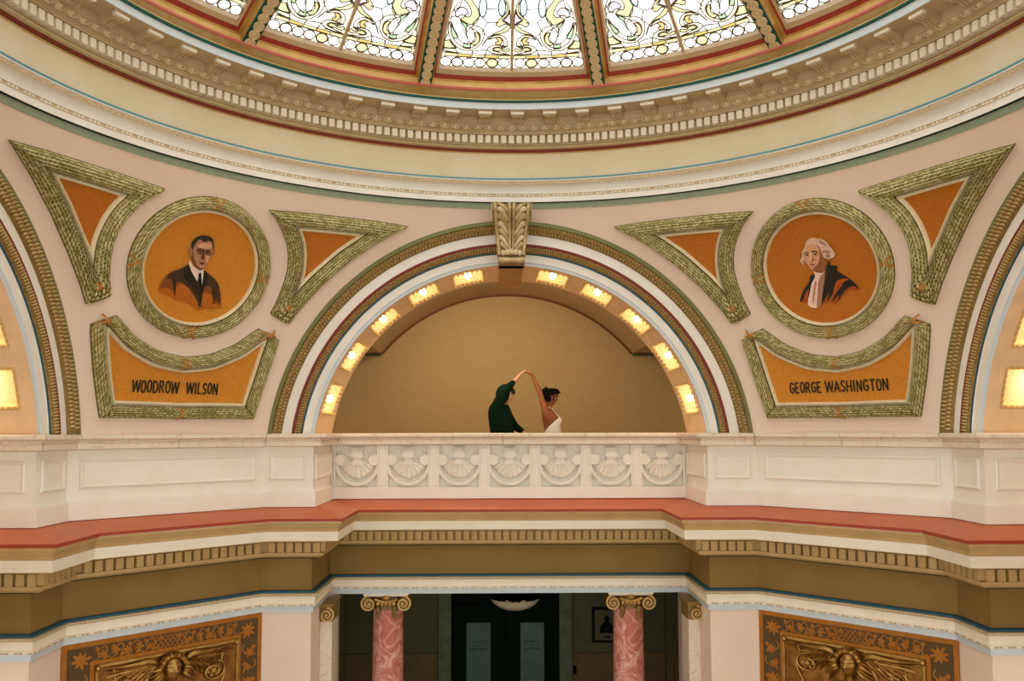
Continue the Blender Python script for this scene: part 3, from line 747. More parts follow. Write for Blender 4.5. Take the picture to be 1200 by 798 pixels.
for side in (-1, 1):
    Et = TRI; Em = flipE(TRI)
    frame_object(Et, side, 'laurel_triangle', 'three-cornered gold panel in a laurel frame, outermost at the %s' % WHO[side], 'panel', .0385, 'three-cornered laurel panels', [], MOSAICD, find_caps(Et))
    frame_object(Em, side, 'laurel_triangle', 'three-cornered gold panel in a laurel frame, between the %s medallion and the central arch' % WHO[side], 'panel', .0385, 'three-cornered laurel panels', [], MOSAICD, find_caps(Em))
    E = NAME; arc = max(range(4), key=lambda i: sum(p[1] for p in E[i])/len(E[i])); bot = min(range(4), key=lambda i: sum(p[1] for p in E[i])/len(E[i]))
    lab = 'gold name panel lettered %s in a laurel frame' % ('WOODROW WILSON' if side < 0 else 'GEORGE WASHINGTON')
    lab = 'laurel framed gold name panel below the %s medallion portrait' % WHO[side]
    nroot, _ = frame_object(E, side, 'name_panel', lab, 'panel', .0315, 'laurel framed name panels', [(arc, .5), (bot, .5)], MOSAIC, find_caps(E))
    # ------------- lettering
    G = {'W': [[(0, 1), (.22, 0), (.5, .95), (.78, 0), (1, 1)]], 'O': [ell(.5, .5, .42, .5, 0, 16)+[(.92, .5)]], 'D': [[(.1, 0), (.1, 1), (.5, .98), (.88, .75), (.9, .3), (.55, .02), (.1, 0)]],
         'R': [[(.1, 0), (.1, 1), (.6, .98), (.82, .78), (.62, .52), (.1, .5)], [(.45, .5), (.9, 0)]], 'I': [[(.5, 0), (.5, 1)]], 'L': [[(.15, 1), (.15, 0), (.85, 0)]],
         'S': [[(.88, .86), (.6, 1), (.25, .92), (.15, .7), (.45, .52), (.82, .36), (.8, .1), (.45, 0), (.1, .12)]], 'N': [[(.1, 0), (.12, 1), (.88, 0), (.9, 1)]],
         'G': [[(.9, .82), (.6, 1), (.25, .9), (.08, .5), (.22, .1), (.6, 0), (.9, .15), (.9, .45), (.55, .45)]], 'E': [[(.88, 1), (.12, 1), (.12, 0), (.9, 0)], [(.12, .52), (.7, .52)]],
         'A': [[(0, 0), (.5, 1), (1, 0)], [(.2, .34), (.8, .34)]], 'H': [[(.1, 0), (.1, 1)], [(.9, 0), (.9, 1)], [(.1, .5), (.9, .5)]], 'T': [[(0, 1), (1, 1)], [(.5, 1), (.5, 0)]]}
    words = [('WOODROW', 6.03, .30, .0965, .1245), ('WILSON', -.68, -4.65, .0965, .1235)] if side < 0 else [('GEORGE', -6.35, -2.30, .0990, .1250), ('WASHINGTON', -1.75, 6.05, .0985, .1255)]
    for wd_, p0_, p1_, z0_, z1_ in words:
        mb = MB()
        wts = [{'I': .45, 'W': 1.45, 'O': .92, 'L': .8, 'E': .85, 'S': .85}.get(c, 1.0) for c in wd_]; tot = sum(wts)+.22*(len(wd_)-1); x = 0
        for c, wt in zip(wd_, wts):
            for st in G[c]:
                pts = []
                for gx, gy in st:
                    ph = p0_+(p1_-p0_)*((x+gx*wt)/tot); pts.append(to_chart(ph, z0_+(z1_-z0_)*(gy+.03*sin(x*3))))
                for (a, b) in zip(pts[:-1], pts[1:]):
                    d = hypot(b[0]-a[0], b[1]-a[1])
                    if d < 1e-6: continue
                    ww = .0019; nx, ny = -(b[1]-a[1])/d*ww, (b[0]-a[0])/d*ww; ex, ey = (b[0]-a[0])/d*.0012, (b[1]-a[1])/d*.0012
                    mb.add([chart_pt(a[0]-ex+nx, a[1]-ey+ny, side, .0045), chart_pt(b[0]+ex+nx, b[1]+ey+ny, side, .0045), chart_pt(b[0]+ex-nx, b[1]+ey-ny, side, .0045), chart_pt(a[0]-ex-nx, a[1]-ey-ny, side, .0045)], [(0, 1, 2, 3)])
            x += wt+.22
        mb.build('lettering', INK, nroot)
    # ------------- round portrait medallion
    root = empty('portrait_medallion')
    tag(root, 'round portrait of a %s, in a laurel ring' % ('dark suited man in eyeglasses' if side < 0 else 'white wigged man with lace jabot'), 'medallion', 'portrait medallions')
    zc_ = .4045; cen = Vector(sphere_pt(0, zc_, side))-Vector((0, 0, ZC)); cn = cen.normalized()
    t1v = Vector((0, 0, 1)).cross(cn).normalized(); t2v = cn.cross(t1v)
    def mp(rad, th, off=0):                # rad = chord radius
        g = 2*asin(rad/2/RS); d = cn*cos(g)+(t1v*cos(th)+t2v*sin(th))*sin(g); p = d*(RS-off)+Vector((0, 0, ZC)); return Vector(U(*p))
    ro, ri, rc_ = .1812, .1510, .1405
    def mloft(rads, h, m, name, K=8, base=.0):
        mb = MB(); mb.grid([[mp(rads[0]+(rads[1]-rads[0])*(1-cos(pi*k/K))/2, 2*pi*j/96, base+h*sin(pi*k/K)) for j in range(96)] for k in range(K+1)], True)
        return mb.build(name, m, root, smooth=True)
    mloft((ro, ri), .020, LEAFB, 'laurel_ring'); mloft((ri-.0015, rc_), .012, IVORY, 'ivory_bead', 4, .001)
    lv = [MB(), MB()]; m_ = 72
    for k in range(7):
        th0 = pi*(k+1)/8
        for i in range(m_):
            t = 2*pi*(i+.5*(k % 2)+random.uniform(-.12, .12))/m_; dt = 2*pi*1.12/m_; dth = .21; sk = random.uniform(-.07, .07)
            Q = lambda tt, thh, e: mp(ro+(ri-ro)*(1-cos(thh))/2, tt, .020*sin(thh)+e)
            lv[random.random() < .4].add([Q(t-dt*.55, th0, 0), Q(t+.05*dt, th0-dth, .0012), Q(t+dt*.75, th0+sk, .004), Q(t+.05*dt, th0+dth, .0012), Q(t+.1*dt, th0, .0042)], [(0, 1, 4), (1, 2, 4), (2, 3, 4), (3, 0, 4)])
    tag(lv[0].build('laurel_leaves', LEAF, root), kind='stuff'); tag(lv[1].build('darker_laurel_leaves', LEAF2, root), kind='stuff')
    for th in (0, pi/2, pi, 1.5*pi):
        mb = MB()
        for sg in (-1, 1):
            rows = []
            for k in range(9):
                t = k/8*2-1; rad = (ro+ri)/2+t*.0175; tt = th+sg*t*.075; hh = .020*sqrt(max(0, 1-(t*.98)**2))+.003
                rows.append([mp(rad, tt+e*.017, hh) for e in (-1, 1)])
            mb.grid(rows)
        mb.build('crossed_ribbon', RIBBON, root)
    mb = MB(); mb.grid([[mp(max(rc_*i/10, 1e-4), 2*pi*j/96, .002) for j in range(96)] for i in range(11)], True)
    mb.build('mosaic_field', MOSAICD if side > 0 else MOSAIC, root, smooth='all')
    # painting: flat figures of paint on the field, in canvas units
    if side < 0: K0 = ((.3124, -11.1794, -2.4863, -.4105, .3374, .6102), (.4024, .0273, -.1943, -.002, -.013, -.0114)); cx_, cy_ = 51, 49
    else: K0 = ((.4089, 11.1804, -2.3678, -.4102, -.3556, .5788), (.4002, -.0267, -.1972, -.002, .0126, -.0113)); cx_, cy_ = 37, 51
    def canvas(x, y, off):
        u = (x/7.6-cx_)/100; v = (y/7.6-cy_)/100; b = (1, u, v, u*u, u*v, v*v)
        ph = sum(p*q for p, q in zip(K0[0], b)); z = sum(p*q for p, q in zip(K0[1], b)); return Vector(U(*sphere_pt(ph, z, side, off)))
    def smooth_poly(p, k=3): return cr(p, k) if k else p
    if side < 0:
        LAY = [('coat_glow', (166, 92, 20), [(300, 345), (230, 375), (150, 403), (95, 445), (52, 515), (40, 575), (90, 600), (150, 620), (185, 655), (240, 660), (310, 690), (370, 735), (404, 750), (450, 735), (510, 735), (570, 725), (598, 735), (600, 660), (588, 560), (556, 478), (490, 422), (440, 385), (390, 480)], 2),
               ('coat_warm', (122, 66, 18), [(300, 345), (230, 375), (150, 405), (98, 450), (60, 515), (54, 550), (104, 545), (150, 565), (182, 625), (212, 590), (270, 575), (330, 620), (380, 690), (403, 728), (440, 700), (480, 660), (520, 690), (560, 680), (588, 705), (592, 640), (578, 540), (548, 478), (490, 425), (440, 385), (420, 450), (390, 480), (350, 430)], 2),
               ('coat', (64, 42, 18), [(303, 335), (270, 362), (180, 395), (130, 425), (108, 460), (150, 470), (168, 540), (178, 600), (190, 545), (196, 500), (240, 505), (300, 545), (356, 612), (404, 715), (424, 660), (432, 600), (466, 560), (506, 570), (524, 660), (556, 640), (580, 690), (588, 620), (575, 530), (545, 478), (490, 432), (440, 388), (426, 520), (408, 640), (372, 490), (330, 410)], 2),
               ('coat_lapel', (30, 28, 16), [(303, 338), (268, 372), (256, 430), (300, 500), (350, 560), (400, 640), (410, 700), (420, 640), (440, 560), (470, 470), (466, 420), (442, 390), (426, 520), (412, 640), (378, 490), (330, 410)], 2),
               ('coat_fold', (28, 28, 16), [(160, 440), (172, 500), (182, 600), (190, 540), (184, 480)], 2),
               ('shirt', (222, 196, 182), [(320, 298), (302, 318), (330, 400), (378, 484), (398, 430), (410, 405), (424, 520), (432, 450), (440, 372), (400, 388), (345, 350)], 0),
               ('tie', (22, 30, 20), [(392, 418), (412, 403), (418, 440), (424, 530), (412, 640), (384, 495)], 0),
               ('face', (170, 118, 88), [(330, 170), (326, 230), (332, 290), (358, 345), (402, 386), (432, 372), (462, 338), (490, 292), (512, 240), (526, 170), (512, 120), (450, 110), (380, 105), (345, 130)], 2),
               ('face_shade', (112, 70, 44), [(326, 200), (328, 280), (352, 345), (400, 388), (430, 374), (446, 356), (404, 366), (372, 330), (350, 270), (344, 210)], 2),
               ('ear', (158, 106, 76), [(312, 180), (304, 205), (314, 240), (330, 262), (334, 190)], 2),
               ('hair', (48, 42, 26), [(326, 190), (326, 150), (350, 108), (385, 82), (440, 72), (492, 84), (522, 116), (530, 180), (522, 222), (514, 140), (482, 122), (440, 132), (402, 108), (370, 138), (348, 175), (340, 200)], 2),
               ('ear', (178, 128, 96), [(522, 222), (532, 226), (520, 250), (508, 254)], 2),
               ('nose', (92, 54, 34), [(434, 205), (420, 250), (410, 275), (424, 286), (444, 282), (440, 262), (442, 212)], 2),
               ('brow', (52, 34, 22), [(366, 204), (386, 188), (412, 188), (430, 202), (408, 197), (388, 198)], 2), ('brow', (52, 34, 22), [(446, 210), (464, 204), (486, 206), (498, 220), (480, 214), (462, 213)], 2),
               ('eye', (56, 36, 26), [(382, 216), (400, 208), (420, 216), (402, 224)], 2), ('eye', (56, 36, 26), [(456, 228), (470, 222), (486, 230), (470, 238)], 2),
               ('mouth', (88, 44, 32), [(392, 318), (412, 312), (444, 322), (420, 334)], 2), ('chin_light', (196, 146, 110), [(396, 345), (416, 340), (434, 350), (416, 362)], 2), ('cheek_light', (196, 148, 114), [(448, 250), (480, 255), (476, 290), (456, 320), (446, 290)], 2), ('forehead_light', (198, 150, 116), [(380, 150), (430, 140), (490, 145), (500, 185), (440, 190), (380, 180)], 2)]
        rims = [ell(402, 216, 30, 19), ell(472, 231, 24, 18)]
    else:
        LAY = [('cloak_shade', (150, 72, 14), [(180, 425), (120, 520), (80, 600), (62, 670), (130, 680), (250, 710), (300, 660), (370, 690), (430, 640), (500, 560), (590, 570), (560, 520), (480, 450), (390, 400), (330, 330), (290, 400)], 2),
               ('cloak', (38, 32, 22), [(180, 422), (150, 450), (150, 490), (110, 540), (84, 590), (68, 640), (66, 672), (95, 640), (110, 590), (140, 560), (130, 650), (160, 560), (200, 440)], 2),
               ('cloak', (38, 36, 24), [(322, 300), (300, 360), (292, 420), (280, 500), (262, 600), (252, 700), (290, 640), (330, 580), (300, 670), (350, 610), (400, 530), (460, 490), (380, 600), (350, 670), (410, 610), (400, 670), (440, 600), (500, 540), (560, 535), (592, 568), (570, 520), (500, 460), (420, 410), (390, 392), (400, 365), (380, 345), (345, 345), (330, 330)], 2),
               ('fold', (176, 78, 14), [(400, 480), (460, 462), (500, 470), (430, 500), (380, 560), (360, 600), (372, 530)], 2),
               ('jabot', (222, 190, 172), [(176, 385), (200, 440), (170, 500), (150, 590), (132, 690), (170, 720), (212, 722), (216, 640), (232, 540), (250, 440), (290, 400), (230, 400)], 2),
               ('jabot_shade', (158, 112, 86), [(232, 470), (222, 560), (218, 650), (214, 718), (250, 718), (262, 620), (278, 500), (288, 420), (262, 430)], 2),
               ('jabot_fold', (170, 124, 98), [(200, 480), (184, 560), (176, 650), (184, 690), (196, 600), (212, 500)], 2),
               ('face', (202, 152, 112), [(112, 190), (104, 250), (112, 300), (140, 345), (175, 385), (240, 410), (285, 390), (290, 320), (272, 250), (240, 180), (200, 148), (140, 155)], 2),
               ('face_shade', (136, 84, 48), [(215, 160), (240, 215), (236, 290), (214, 340), (176, 384), (240, 412), (288, 392), (296, 300), (270, 240), (245, 180)], 2),
               ('wig', (206, 172, 148), [(110, 180), (118, 130), (150, 104), (176, 92), (216, 100), (262, 104), (300, 130), (330, 165), (356, 200), (378, 232), (372, 262), (340, 282), (300, 284), (272, 262), (258, 225), (240, 185), (222, 160), (180, 150), (140, 158), (112, 195), (100, 250), (112, 320), (100, 336), (76, 320), (66, 300), (84, 270), (84, 220)], 2),
               ('wig_curl', (158, 118, 92), [(262, 215), (300, 205), (340, 215), (330, 232), (290, 235)], 2), ('wig_curl', (152, 112, 86), [(290, 250), (320, 238), (340, 252), (322, 274), (300, 268)], 2), ('wig_curl', (164, 126, 100), [(230, 120), (270, 130), (306, 165), (280, 160), (246, 142)], 2), ('wig_curl', (158, 118, 92), [(84, 300), (104, 300), (112, 325), (92, 326)], 2),
               ('nose', (132, 82, 48), [(176, 225), (186, 280), (190, 300), (164, 304), (176, 286)], 2), ('nose_light', (222, 176, 136), [(152, 225), (172, 222), (178, 285), (156, 300)], 2),
               ('brow', (74, 48, 30), [(108, 225), (126, 220), (148, 228), (146, 234), (124, 230)], 2), ('brow', (74, 48, 30), [(170, 216), (200, 208), (228, 218), (226, 226), (200, 218), (176, 224)], 2),
               ('eye', (70, 46, 32), [(116, 246), (130, 240), (146, 246), (130, 254)], 2), ('eye', (70, 46, 32), [(188, 238), (206, 232), (224, 240), (206, 248)], 2), ('mouth', (140, 70, 50), [(152, 330), (176, 324), (206, 330), (178, 340)], 2)]
        rims = []
    for i, (nm, colr, poly, k) in enumerate(LAY):
        P_ = smooth_poly(poly, k); g = 16 if nm.startswith(('coat', 'cloak', 'jabot', 'wig', 'face')) else 60
        mpoly = delaunay_2d_cdt([Vector(p) for p in P_], [], [list(range(len(P_)))], 1, 1e-4)
        mb = MB(); mb.add([canvas(v.x, v.y, .0040+.0003*i) for v in mpoly[0]], [tuple(f) for f in mpoly[2]])
        mb.build('painted_'+nm.split('_')[0], mat('paint_%s_%d' % (nm, side), colr, .7, c2=tuple(min(255, c*1.12) for c in colr), scale=40), root)
    if rims:
        mb = MB()
        for rm in rims: mb.tube([canvas(x, y, .0095) for x, y in rm+[rm[0]]], .004, 4)
        mb.build('painted_eyeglasses', mat('paint_rims', (70, 48, 34), .7), root)

# ---------------------------------------------------------------- storeys below the arches: plan path and sweeps
A0, B0, C0 = (.543, 1.29), (.543, 1.035), (.678, 1.035)
D0, E0, F0 = (1.035, .678), (1.035, .543), (1.29, .543)
HALF = [A0, B0, C0, D0, E0, F0, (1.29, -.543), (1.035, -.543), (1.035, -.678)]
PATH = [(-x, y) for x, y in reversed(HALF)]+HALF
def offpath(P, o):                         # offset to the inside (right of travel)
    out = []; n = len(P)
    for i in range(n):
        ds = []
        if i > 0: d = (P[i][0]-P[i-1][0], P[i][1]-P[i-1][1]); l = hypot(*d); ds.append((d[1]/l, -d[0]/l))
        if i < n-1: d = (P[i+1][0]-P[i][0], P[i+1][1]-P[i][1]); l = hypot(*d); ds.append((d[1]/l, -d[0]/l))
        if len(ds) == 1: nx, ny = ds[0]; s = 1
        else:
            nx, ny = ds[0][0]+ds[1][0], ds[0][1]+ds[1][1]; l = hypot(nx, ny); nx /= l; ny /= l; s = 1/(nx*ds[0][0]+ny*ds[0][1])
        out.append((P[i][0]+nx*o*s, P[i][1]+ny*o*s))
    return out
def sweep(name, P, prof, m, parent, ends=False):
    mb = MB(); rows = [[U(x, y, z) for x, y in offpath(P, o)] for o, z in prof]; mb.grid(rows)
    if ends: mb.add([r[0] for r in rows], [tuple(range(len(rows)))]); mb.add([r[-1] for r in rows], [tuple(range(len(rows)))])
    return mb.build(name, m, parent)
def along(P, o, pitch, margin=.0):         # positions along each segment of the offset path
    Q = offpath(P, o); out = []
    for a, b in zip(Q[:-1], Q[1:]):
        L = hypot(b[0]-a[0], b[1]-a[1]); n = max(1, int((L-2*margin)/pitch)); d = ((b[0]-a[0])/L, (b[1]-a[1])/L)
        for i in range(n):
            t = (L-n*pitch)/2+(i+.5)*pitch; out.append((a[0]+d[0]*t, a[1]+d[1]*t, d))
    return out
def locbox(mb, x, y, d, hw_, o0, o1, z0, z1):
    nx, ny = d[1], -d[0]
    return mb.box(-hw_, hw_, o0, o1, z0, z1, T=lambda p, q, z: U(x+d[0]*p+nx*q, y+d[1]*p+ny*q, z))
t3 = tag(empty('trim_3'), kind='structure')          # ledge and cornice below the balcony
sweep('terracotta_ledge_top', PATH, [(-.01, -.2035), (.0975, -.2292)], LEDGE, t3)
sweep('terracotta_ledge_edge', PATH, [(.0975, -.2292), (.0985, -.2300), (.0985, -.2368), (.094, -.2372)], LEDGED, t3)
sweep('ochre_molding', PATH, [(.096, -.2372), (.095, -.2440), (.090, -.2455), (.089, -.2500), (.0845, -.2580), (.0840, -.2632), (.0870, -.2636)], CORN, t3)
sweep('cream_corona', PATH, [(.0870, -.2636), (.0850, -.2885), (.0800, -.2887)], CREAM, t3)
sweep('corona_soffit', PATH, [(.0800, -.2887), (.0480, -.2890), (.0440, -.2965), (.0270, -.2970), (.0270, -.3250)], CORN, t3)
sweep('dentil_base', PATH, [(.0270, -.3250), (.0390, -.3252), (.0380, -.3330), (.0300, -.3385), (.0140, -.3400)], CORN, t3)
sweep('dark_line', PATH, [(.0140, -.3400), (.0120, -.3435), (.0, -.3440)], DARKG, t3)
mb = MB()
for x, y, d in along(PATH, .04, .0238): locbox(mb, x, y, d, .0084, -.014, .001, -.3240, -.2985)
tag(mb.build('dentil', CORN, t3), kind='stuff')
wf = sweep('wall_frieze', PATH, [(0, -.3430), (0, -.4310)], COFFEE, None); tag(wf, kind='structure')
t4 = tag(empty('trim_4'), kind='structure')          # architrave over the columns
sweep('teal_fillet', PATH, [(0, -.4300), (.0125, -.4308), (.0125, -.4355), (.0100, -.4360)], TEAL, t4)
sweep('tan_molding', PATH, [(.0100, -.4360), (.0200, -.4370), (.0200, -.4395), (.0150, -.4440), (.0120, -.4442)], ORN, t4)
sweep('cream_fascia', PATH, [(.0120, -.4442), (.0110, -.4640), (.0150, -.4645)], CREAM, t4)
sweep('bead_ground', PATH, [(.0150, -.4645), (.0150, -.4665), (.0125, -.4670), (.0125, -.4712), (.0075, -.4718)], CREAM, t4)
sweep('pale_blue_fascia', PATH, [(.0075, -.4718), (.0060, -.4878), (.0, -.4880)], SKY, t4)
mb = MB()
for k, (x, y, d) in enumerate(along(PATH, .0125, .0098)):
    if k % 3 != 2: locbox(mb, x, y, d, .0030, -.001, .0028, -.4705, -.4672)
tag(mb.build('bead', BEIGE, t4), kind='stuff')
mb = MB().box(-.60, .60, 1.288, 1.45, -.4880, -.4750, T=U); w = mb.build('beam_soffit', CREAM, t4)
for s, nm in ((-1, 'left'), (1, 'right')):
    pts = [(s*.543, 1.46), (s*.543, 1.035), (s*.678, 1.035), (s*1.035, .678), (s*1.035, .543), (s*1.46, .543)]
    if s < 0: pts.reverse()
    o = sweep('wall_pier_'+nm, pts, [(0, -.4860), (0, -1.32)], PINK, None); tag(o, kind='structure')
# dado of the balcony
DP = [(.0, -.040), (.0, -.1600), (.003, -.1620), (.008, -.1650), (.0085, -.1690), (.0085, -.2060)]
NH = len(HALF)
wdd = sweep('wall_dado', PATH[:NH], DP, DADO, None); tag(wdd, kind='structure')
sweep('right_run', PATH[NH:], DP, DADO, wdd)
def dado_panel(a, b, m0, m1):
    dx, dy = b[0]-a[0], b[1]-a[1]; L = hypot(dx, dy); d = (dx/L, dy/L)
    x, y = a[0]+dx*(m0+m1)/2, a[1]+dy*(m0+m1)/2; hw_ = L*(m1-m0)/2
    mb = MB(); nx, ny = d[1], -d[0]; T = lambda p, q, z: U(x+d[0]*p+nx*q, y+d[1]*p+ny*q, z)
    z0, z1 = -.1330, -.0640
    lay = [(0, .0005), (0, .0040), (.0035, .0062), (.0070, .0040), (.0090, .0028)]
    rows = [[T(-hw_+i, o, z0+i), T(hw_-i, o, z0+i), T(hw_-i, o, z1-i), T(-hw_+i, o, z1-i)] for i, o in lay]
    mb.grid(rows, True); mb.add(rows[-1], [(0, 1, 2, 3)]); mb.build('panel', DADO, wdd)
for i in range(len(PATH)-1):
    a, b = PATH[i], PATH[i+1]; L = hypot(b[0]-a[0], b[1]-a[1])
    if L > 1: continue
    mg = .13 if L < .2 else (.085 if L < .3 else .055)
    dado_panel(a, b, mg, 1-mg)
# marble hand rail, one stone per straight run
rail = empty('balcony_rail'); tag(rail, 'cream veined marble handrail running round the balcony above the balustrade', 'rail')
RP = [(-.05, -.0070), (.0375, -.0070), (.0400, -.0095), (.0400, -.0165), (.0350, -.0190), (.0270, -.0215), (.0230, -.0265), (.0265, -.0285), (.0265, -.0400), (.0040, -.0440), (-.05, -.0440)]
rows = [offpath(PATH, o) for o, z in RP]
for i in range(len(PATH)-1):
    a, b = PATH[i], PATH[i+1]; L = hypot(b[0]-a[0], b[1]-a[1]); cuts = [0, 1]
    if i == len(PATH)//2-1: cuts = [0, .478, 1]
    elif L > 1: cuts = [0, .5, 1]
    elif L > .4: cuts = [0, .5, 1]
    for c0_, c1_ in zip(cuts[:-1], cuts[1:]):
        mb = MB(); g = .0008/L; e0, e1 = c0_+g, c1_-g
        R_ = []
        for (o, z), q in zip(RP, rows):
            p, r = q[i], q[i+1]; R_.append([U(p[0]+(r[0]-p[0])*e, p[1]+(r[1]-p[1])*e, z) for e in (e0, e1)])
        mb.grid(R_); nR = len(R_); mb.add([r[0] for r in R_], [tuple(range(nR))]); mb.add([r[1] for r in R_], [tuple(range(nR))])
        mb.build('rail_stone', MARBLE, rail)
# carved balustrade in the central arch
bal = empty('balustrade'); tag(bal, 'cream carved balustrade of scallop shells between square posts, under the central arch', 'balustrade')
MB().box(-.541, .541, 1.305, 1.330, -.204, -.0445, T=U).build('back_slab', DADO, bal)
MB().box(-.541, .541, 1.2815, 1.310, -.2045, -.1700, T=U).build('base_block', DADO, bal)
sp = 1.082/7
post = None
for i in range(8):
    x = -.541+sp*i; xa, xb = max(x-.0170, -.541), min(x+.0170, .541)
    if i in (0, 7): xa, xb = max(x-.012, -.541), min(x+.012, .541)
    mb = MB().box(xa, xb, 1.2835, 1.310, -.1705, -.0442, T=U)
    xm = (xa+xb)/2; h = (xb-xa)/2-.004; y = 1.2835
    lay = [(0, 0), (.0008, -.0022), (.0025, -.0022), (.0035, 0)]
    rws = [[U(xm-h+k, y+o, -.1660+k), U(xm+h-k, y+o, -.1660+k), U(xm+h-k, y+o, -.0500-k), U(xm-h+k, y+o, -.0500-k)] for k, o in lay]
    mb.grid(rws, True); mb.build('post', DADO, bal)
k_ = .000306
def OT(x, y, h): return U(x*k_, 1.305-h*k_, -.0435-(y-150)*k_*1.02)     # drawing units: x from centre, y down, h proud of the slab
protos = []
mb = MB(); pet = MB()
mb.prism([(-38, 262), (38, 262), (42, 300), (60, 340), (-60, 340), (-42, 300)], 0, 38, lambda x, y, h: OT(x, y, h))
shell = MB()
shell.v += mb.v; shell.f += mb.f
for i in range(9):
    a = radians(-68+17*i); org = (0, 285); Lp = 205-22*abs(sin(a)); rows = []
    for t in [j/8 for j in range(9)]:
        r = 20+(Lp-20)*t; w = 6+26*t if t < .85 else (6+26*t)*(1 if t < .9 else .62)
        bend = a*(1+.10*sin(pi*t)); cx, cy = org[0]+r*sin(bend), org[1]+r*cos(bend)*(.98)
        tx, ty = cos(bend), -sin(bend)
        h0 = 26+24*t if t < .95 else 26
        rows.append([OT(cx+tx*w*u, cy+ty*w*u, 6+h0*(1-.65*abs(u)**1.5)+(0 if t < 1 else -8)) for u in (-1, -.6, 0, .6, 1)])
    shell.grid(rows)
orn_shell = shell.build('shell_relief', DADO, bal, smooth=True)
arc = MB(); rows = []
for k in range(33):
    t = radians(4+172*k/32); c_, s_ = cos(t), sin(t); cy = 322
    rows.append([OT(-R*c_, cy+R*s_, h) for R, h in ((224, 0), (224, 50), (216, 58), (196, 58), (188, 48), (188, 0))])
arc.grid(rows)
o_arc = arc.build('arc_band', DADO, orn_shell)
def disc(sx):
    m = MB(); rws = [[OT(sx*166+r*cos(2*pi*j/20), 290+r*sin(2*pi*j/20), h) for j in range(20)] for r, h in ((58, 0), (58, 62), (52, 70), (44, 66), (38, 62), (20, 66), (.1, 68))]
    m.grid(rws, True); return m.build('disc', DADO, orn_shell, smooth=True)
disc(-1); disc(1)
cap_ = MB()
cap_.prism([(-60, 222), (60, 222), (60, 266), (-60, 266)], 0, 72, lambda x, y, h: OT(x, y, h))
cap_.prism([(-50, 206), (50, 206), (46, 222), (-46, 222)], 0, 50, lambda x, y, h: OT(x, y, h))
for i in range(7):
    x = -51+17*i; cap_.prism([(x-7, 206), (x+7, 206), (x*1.1+8, 176), (x*1.1, 168), (x*1.1-8, 176)], 0, 54, lambda x, y, h: OT(x, y, h))
cap_.build('fluted_cap', DADO, orn_shell)
for i in range(7):
    o = orn_shell if i == 0 else copy_tree(orn_shell, bal)
    o.location.x = (-.541+sp*(i+.5))*S
# ---------------------------------------------------------------- gallery behind the arches
g = MB(); g.box(-1.9, 1.9, 1.292, 1.92, -.262, -.2500, T=U); g.box(-1.9, -1.292, -1, 1.292, -.262, -.25, T=U); g.box(1.292, 1.9, -1, 1.292, -.262, -.25, T=U)
tag(g.build('floor_gallery', FLOOR), kind='structure')
VR, VZ, VE = .614, -.0965, .2926
va = asin((VE-VZ)/VR)
prof = [(-1.9, VE)]+[(VR*cos(pi-va-(pi-2*va)*j/40), VZ+VR*sin(pi-va-(pi-2*va)*j/40)) for j in range(41)]+[(1.9, VE)]
mb = MB().grid([[U(x, y, z) for x, z in prof] for y in (1.29, 1.90)]); o = mb.build('ceiling_gallery', TANL, smooth=True); tag(o, kind='structure')
for s in (-1, 1):
    MB().grid([[U(s*x, y, z) for x, z in ((1.29, VE), (1.9, VE))] for y in (-1, 1.29)]).build('side_ceiling', TANL, o)
mb = MB(); b0 = [(x, 1.9, z) for x, z in prof]+[(1.9, 1.9, -1.32), (-1.9, 1.9, -1.32)]
r = delaunay_2d_cdt([Vector((p[0], p[2])) for p in b0[:-2]]+[Vector((1.9, -.27)), Vector((-1.9, -.27))], [], [list(range(len(b0)))], 1, 1e-5)
mb.add([U(v.x, 1.9, v.y) for v in r[0]], [tuple(f) for f in r[2]]); wb = mb.build('wall_gallery_back', TAN); tag(wb, kind='structure')
def outline(P, w0, w1, y0, y1):
    mb = MB(); rows = []
    for i, (x, z) in enumerate(P):
        a = P[max(0, i-1)]; b = P[min(len(P)-1, i+1)]; dx, dz = b[0]-a[0], b[1]-a[1]; l = hypot(dx, dz); nx, nz = dz/l, -dx/l
        rows.append([U(x+nx*w, y, z+nz*w) for w, y in ((w0, y1), (w0, y0), (w1, y0), (w1, y1))])
    return mb.grid(rows)
outline(prof[1:-1], -.001, .0075, 1.893, 1.901).build('brown_stripe', BROWN, wb)
for s in (-1, 1):
    outline([(s*.474, VE), (s*1.0, VE)] if s > 0 else [(-1.0, VE), (-.474, VE)], -.001, .010, 1.888, 1.901).build('green_stripe', GREEND, wb)
w = MB()
for s in (-1, 1): w.add([U(s*1.9, -1, -.27), U(s*1.9, 1.9, -.27), U(s*1.9, 1.9, .6), U(s*1.9, -1, .6)], [(0, 1, 2, 3)])
tag(w.build('wall_gallery_sides', TAN), kind='structure')
mb = MB(); n = 48                           # unseen deck added between drum and outer walls to stop light leaks
mb.grid([[U(.985*sin(2*pi*j/n), .985*cos(2*pi*j/n), .70) for j in range(n)], [U(2.6*sin(2*pi*j/n), 2.6*cos(2*pi*j/n), .70) for j in range(n)]], True)
tag(mb.build('light_block_deck', TAN), kind='structure')
mb = MB().box(-1.30, -.66, 1.285, 1.30, -.26, .70, T=U); mb.box(.66, 1.30, 1.285, 1.30, -.26, .70, T=U)
for s in (-1, 1): mb.box(s*1.285-.007, s*1.285+.007, .66, 1.30, -.26, .70, T=U)
mb.box(-.66, .66, 1.285, 1.30, .575, .70, T=U)
tag(mb.build('wall_gallery_front', TANL), kind='structure')
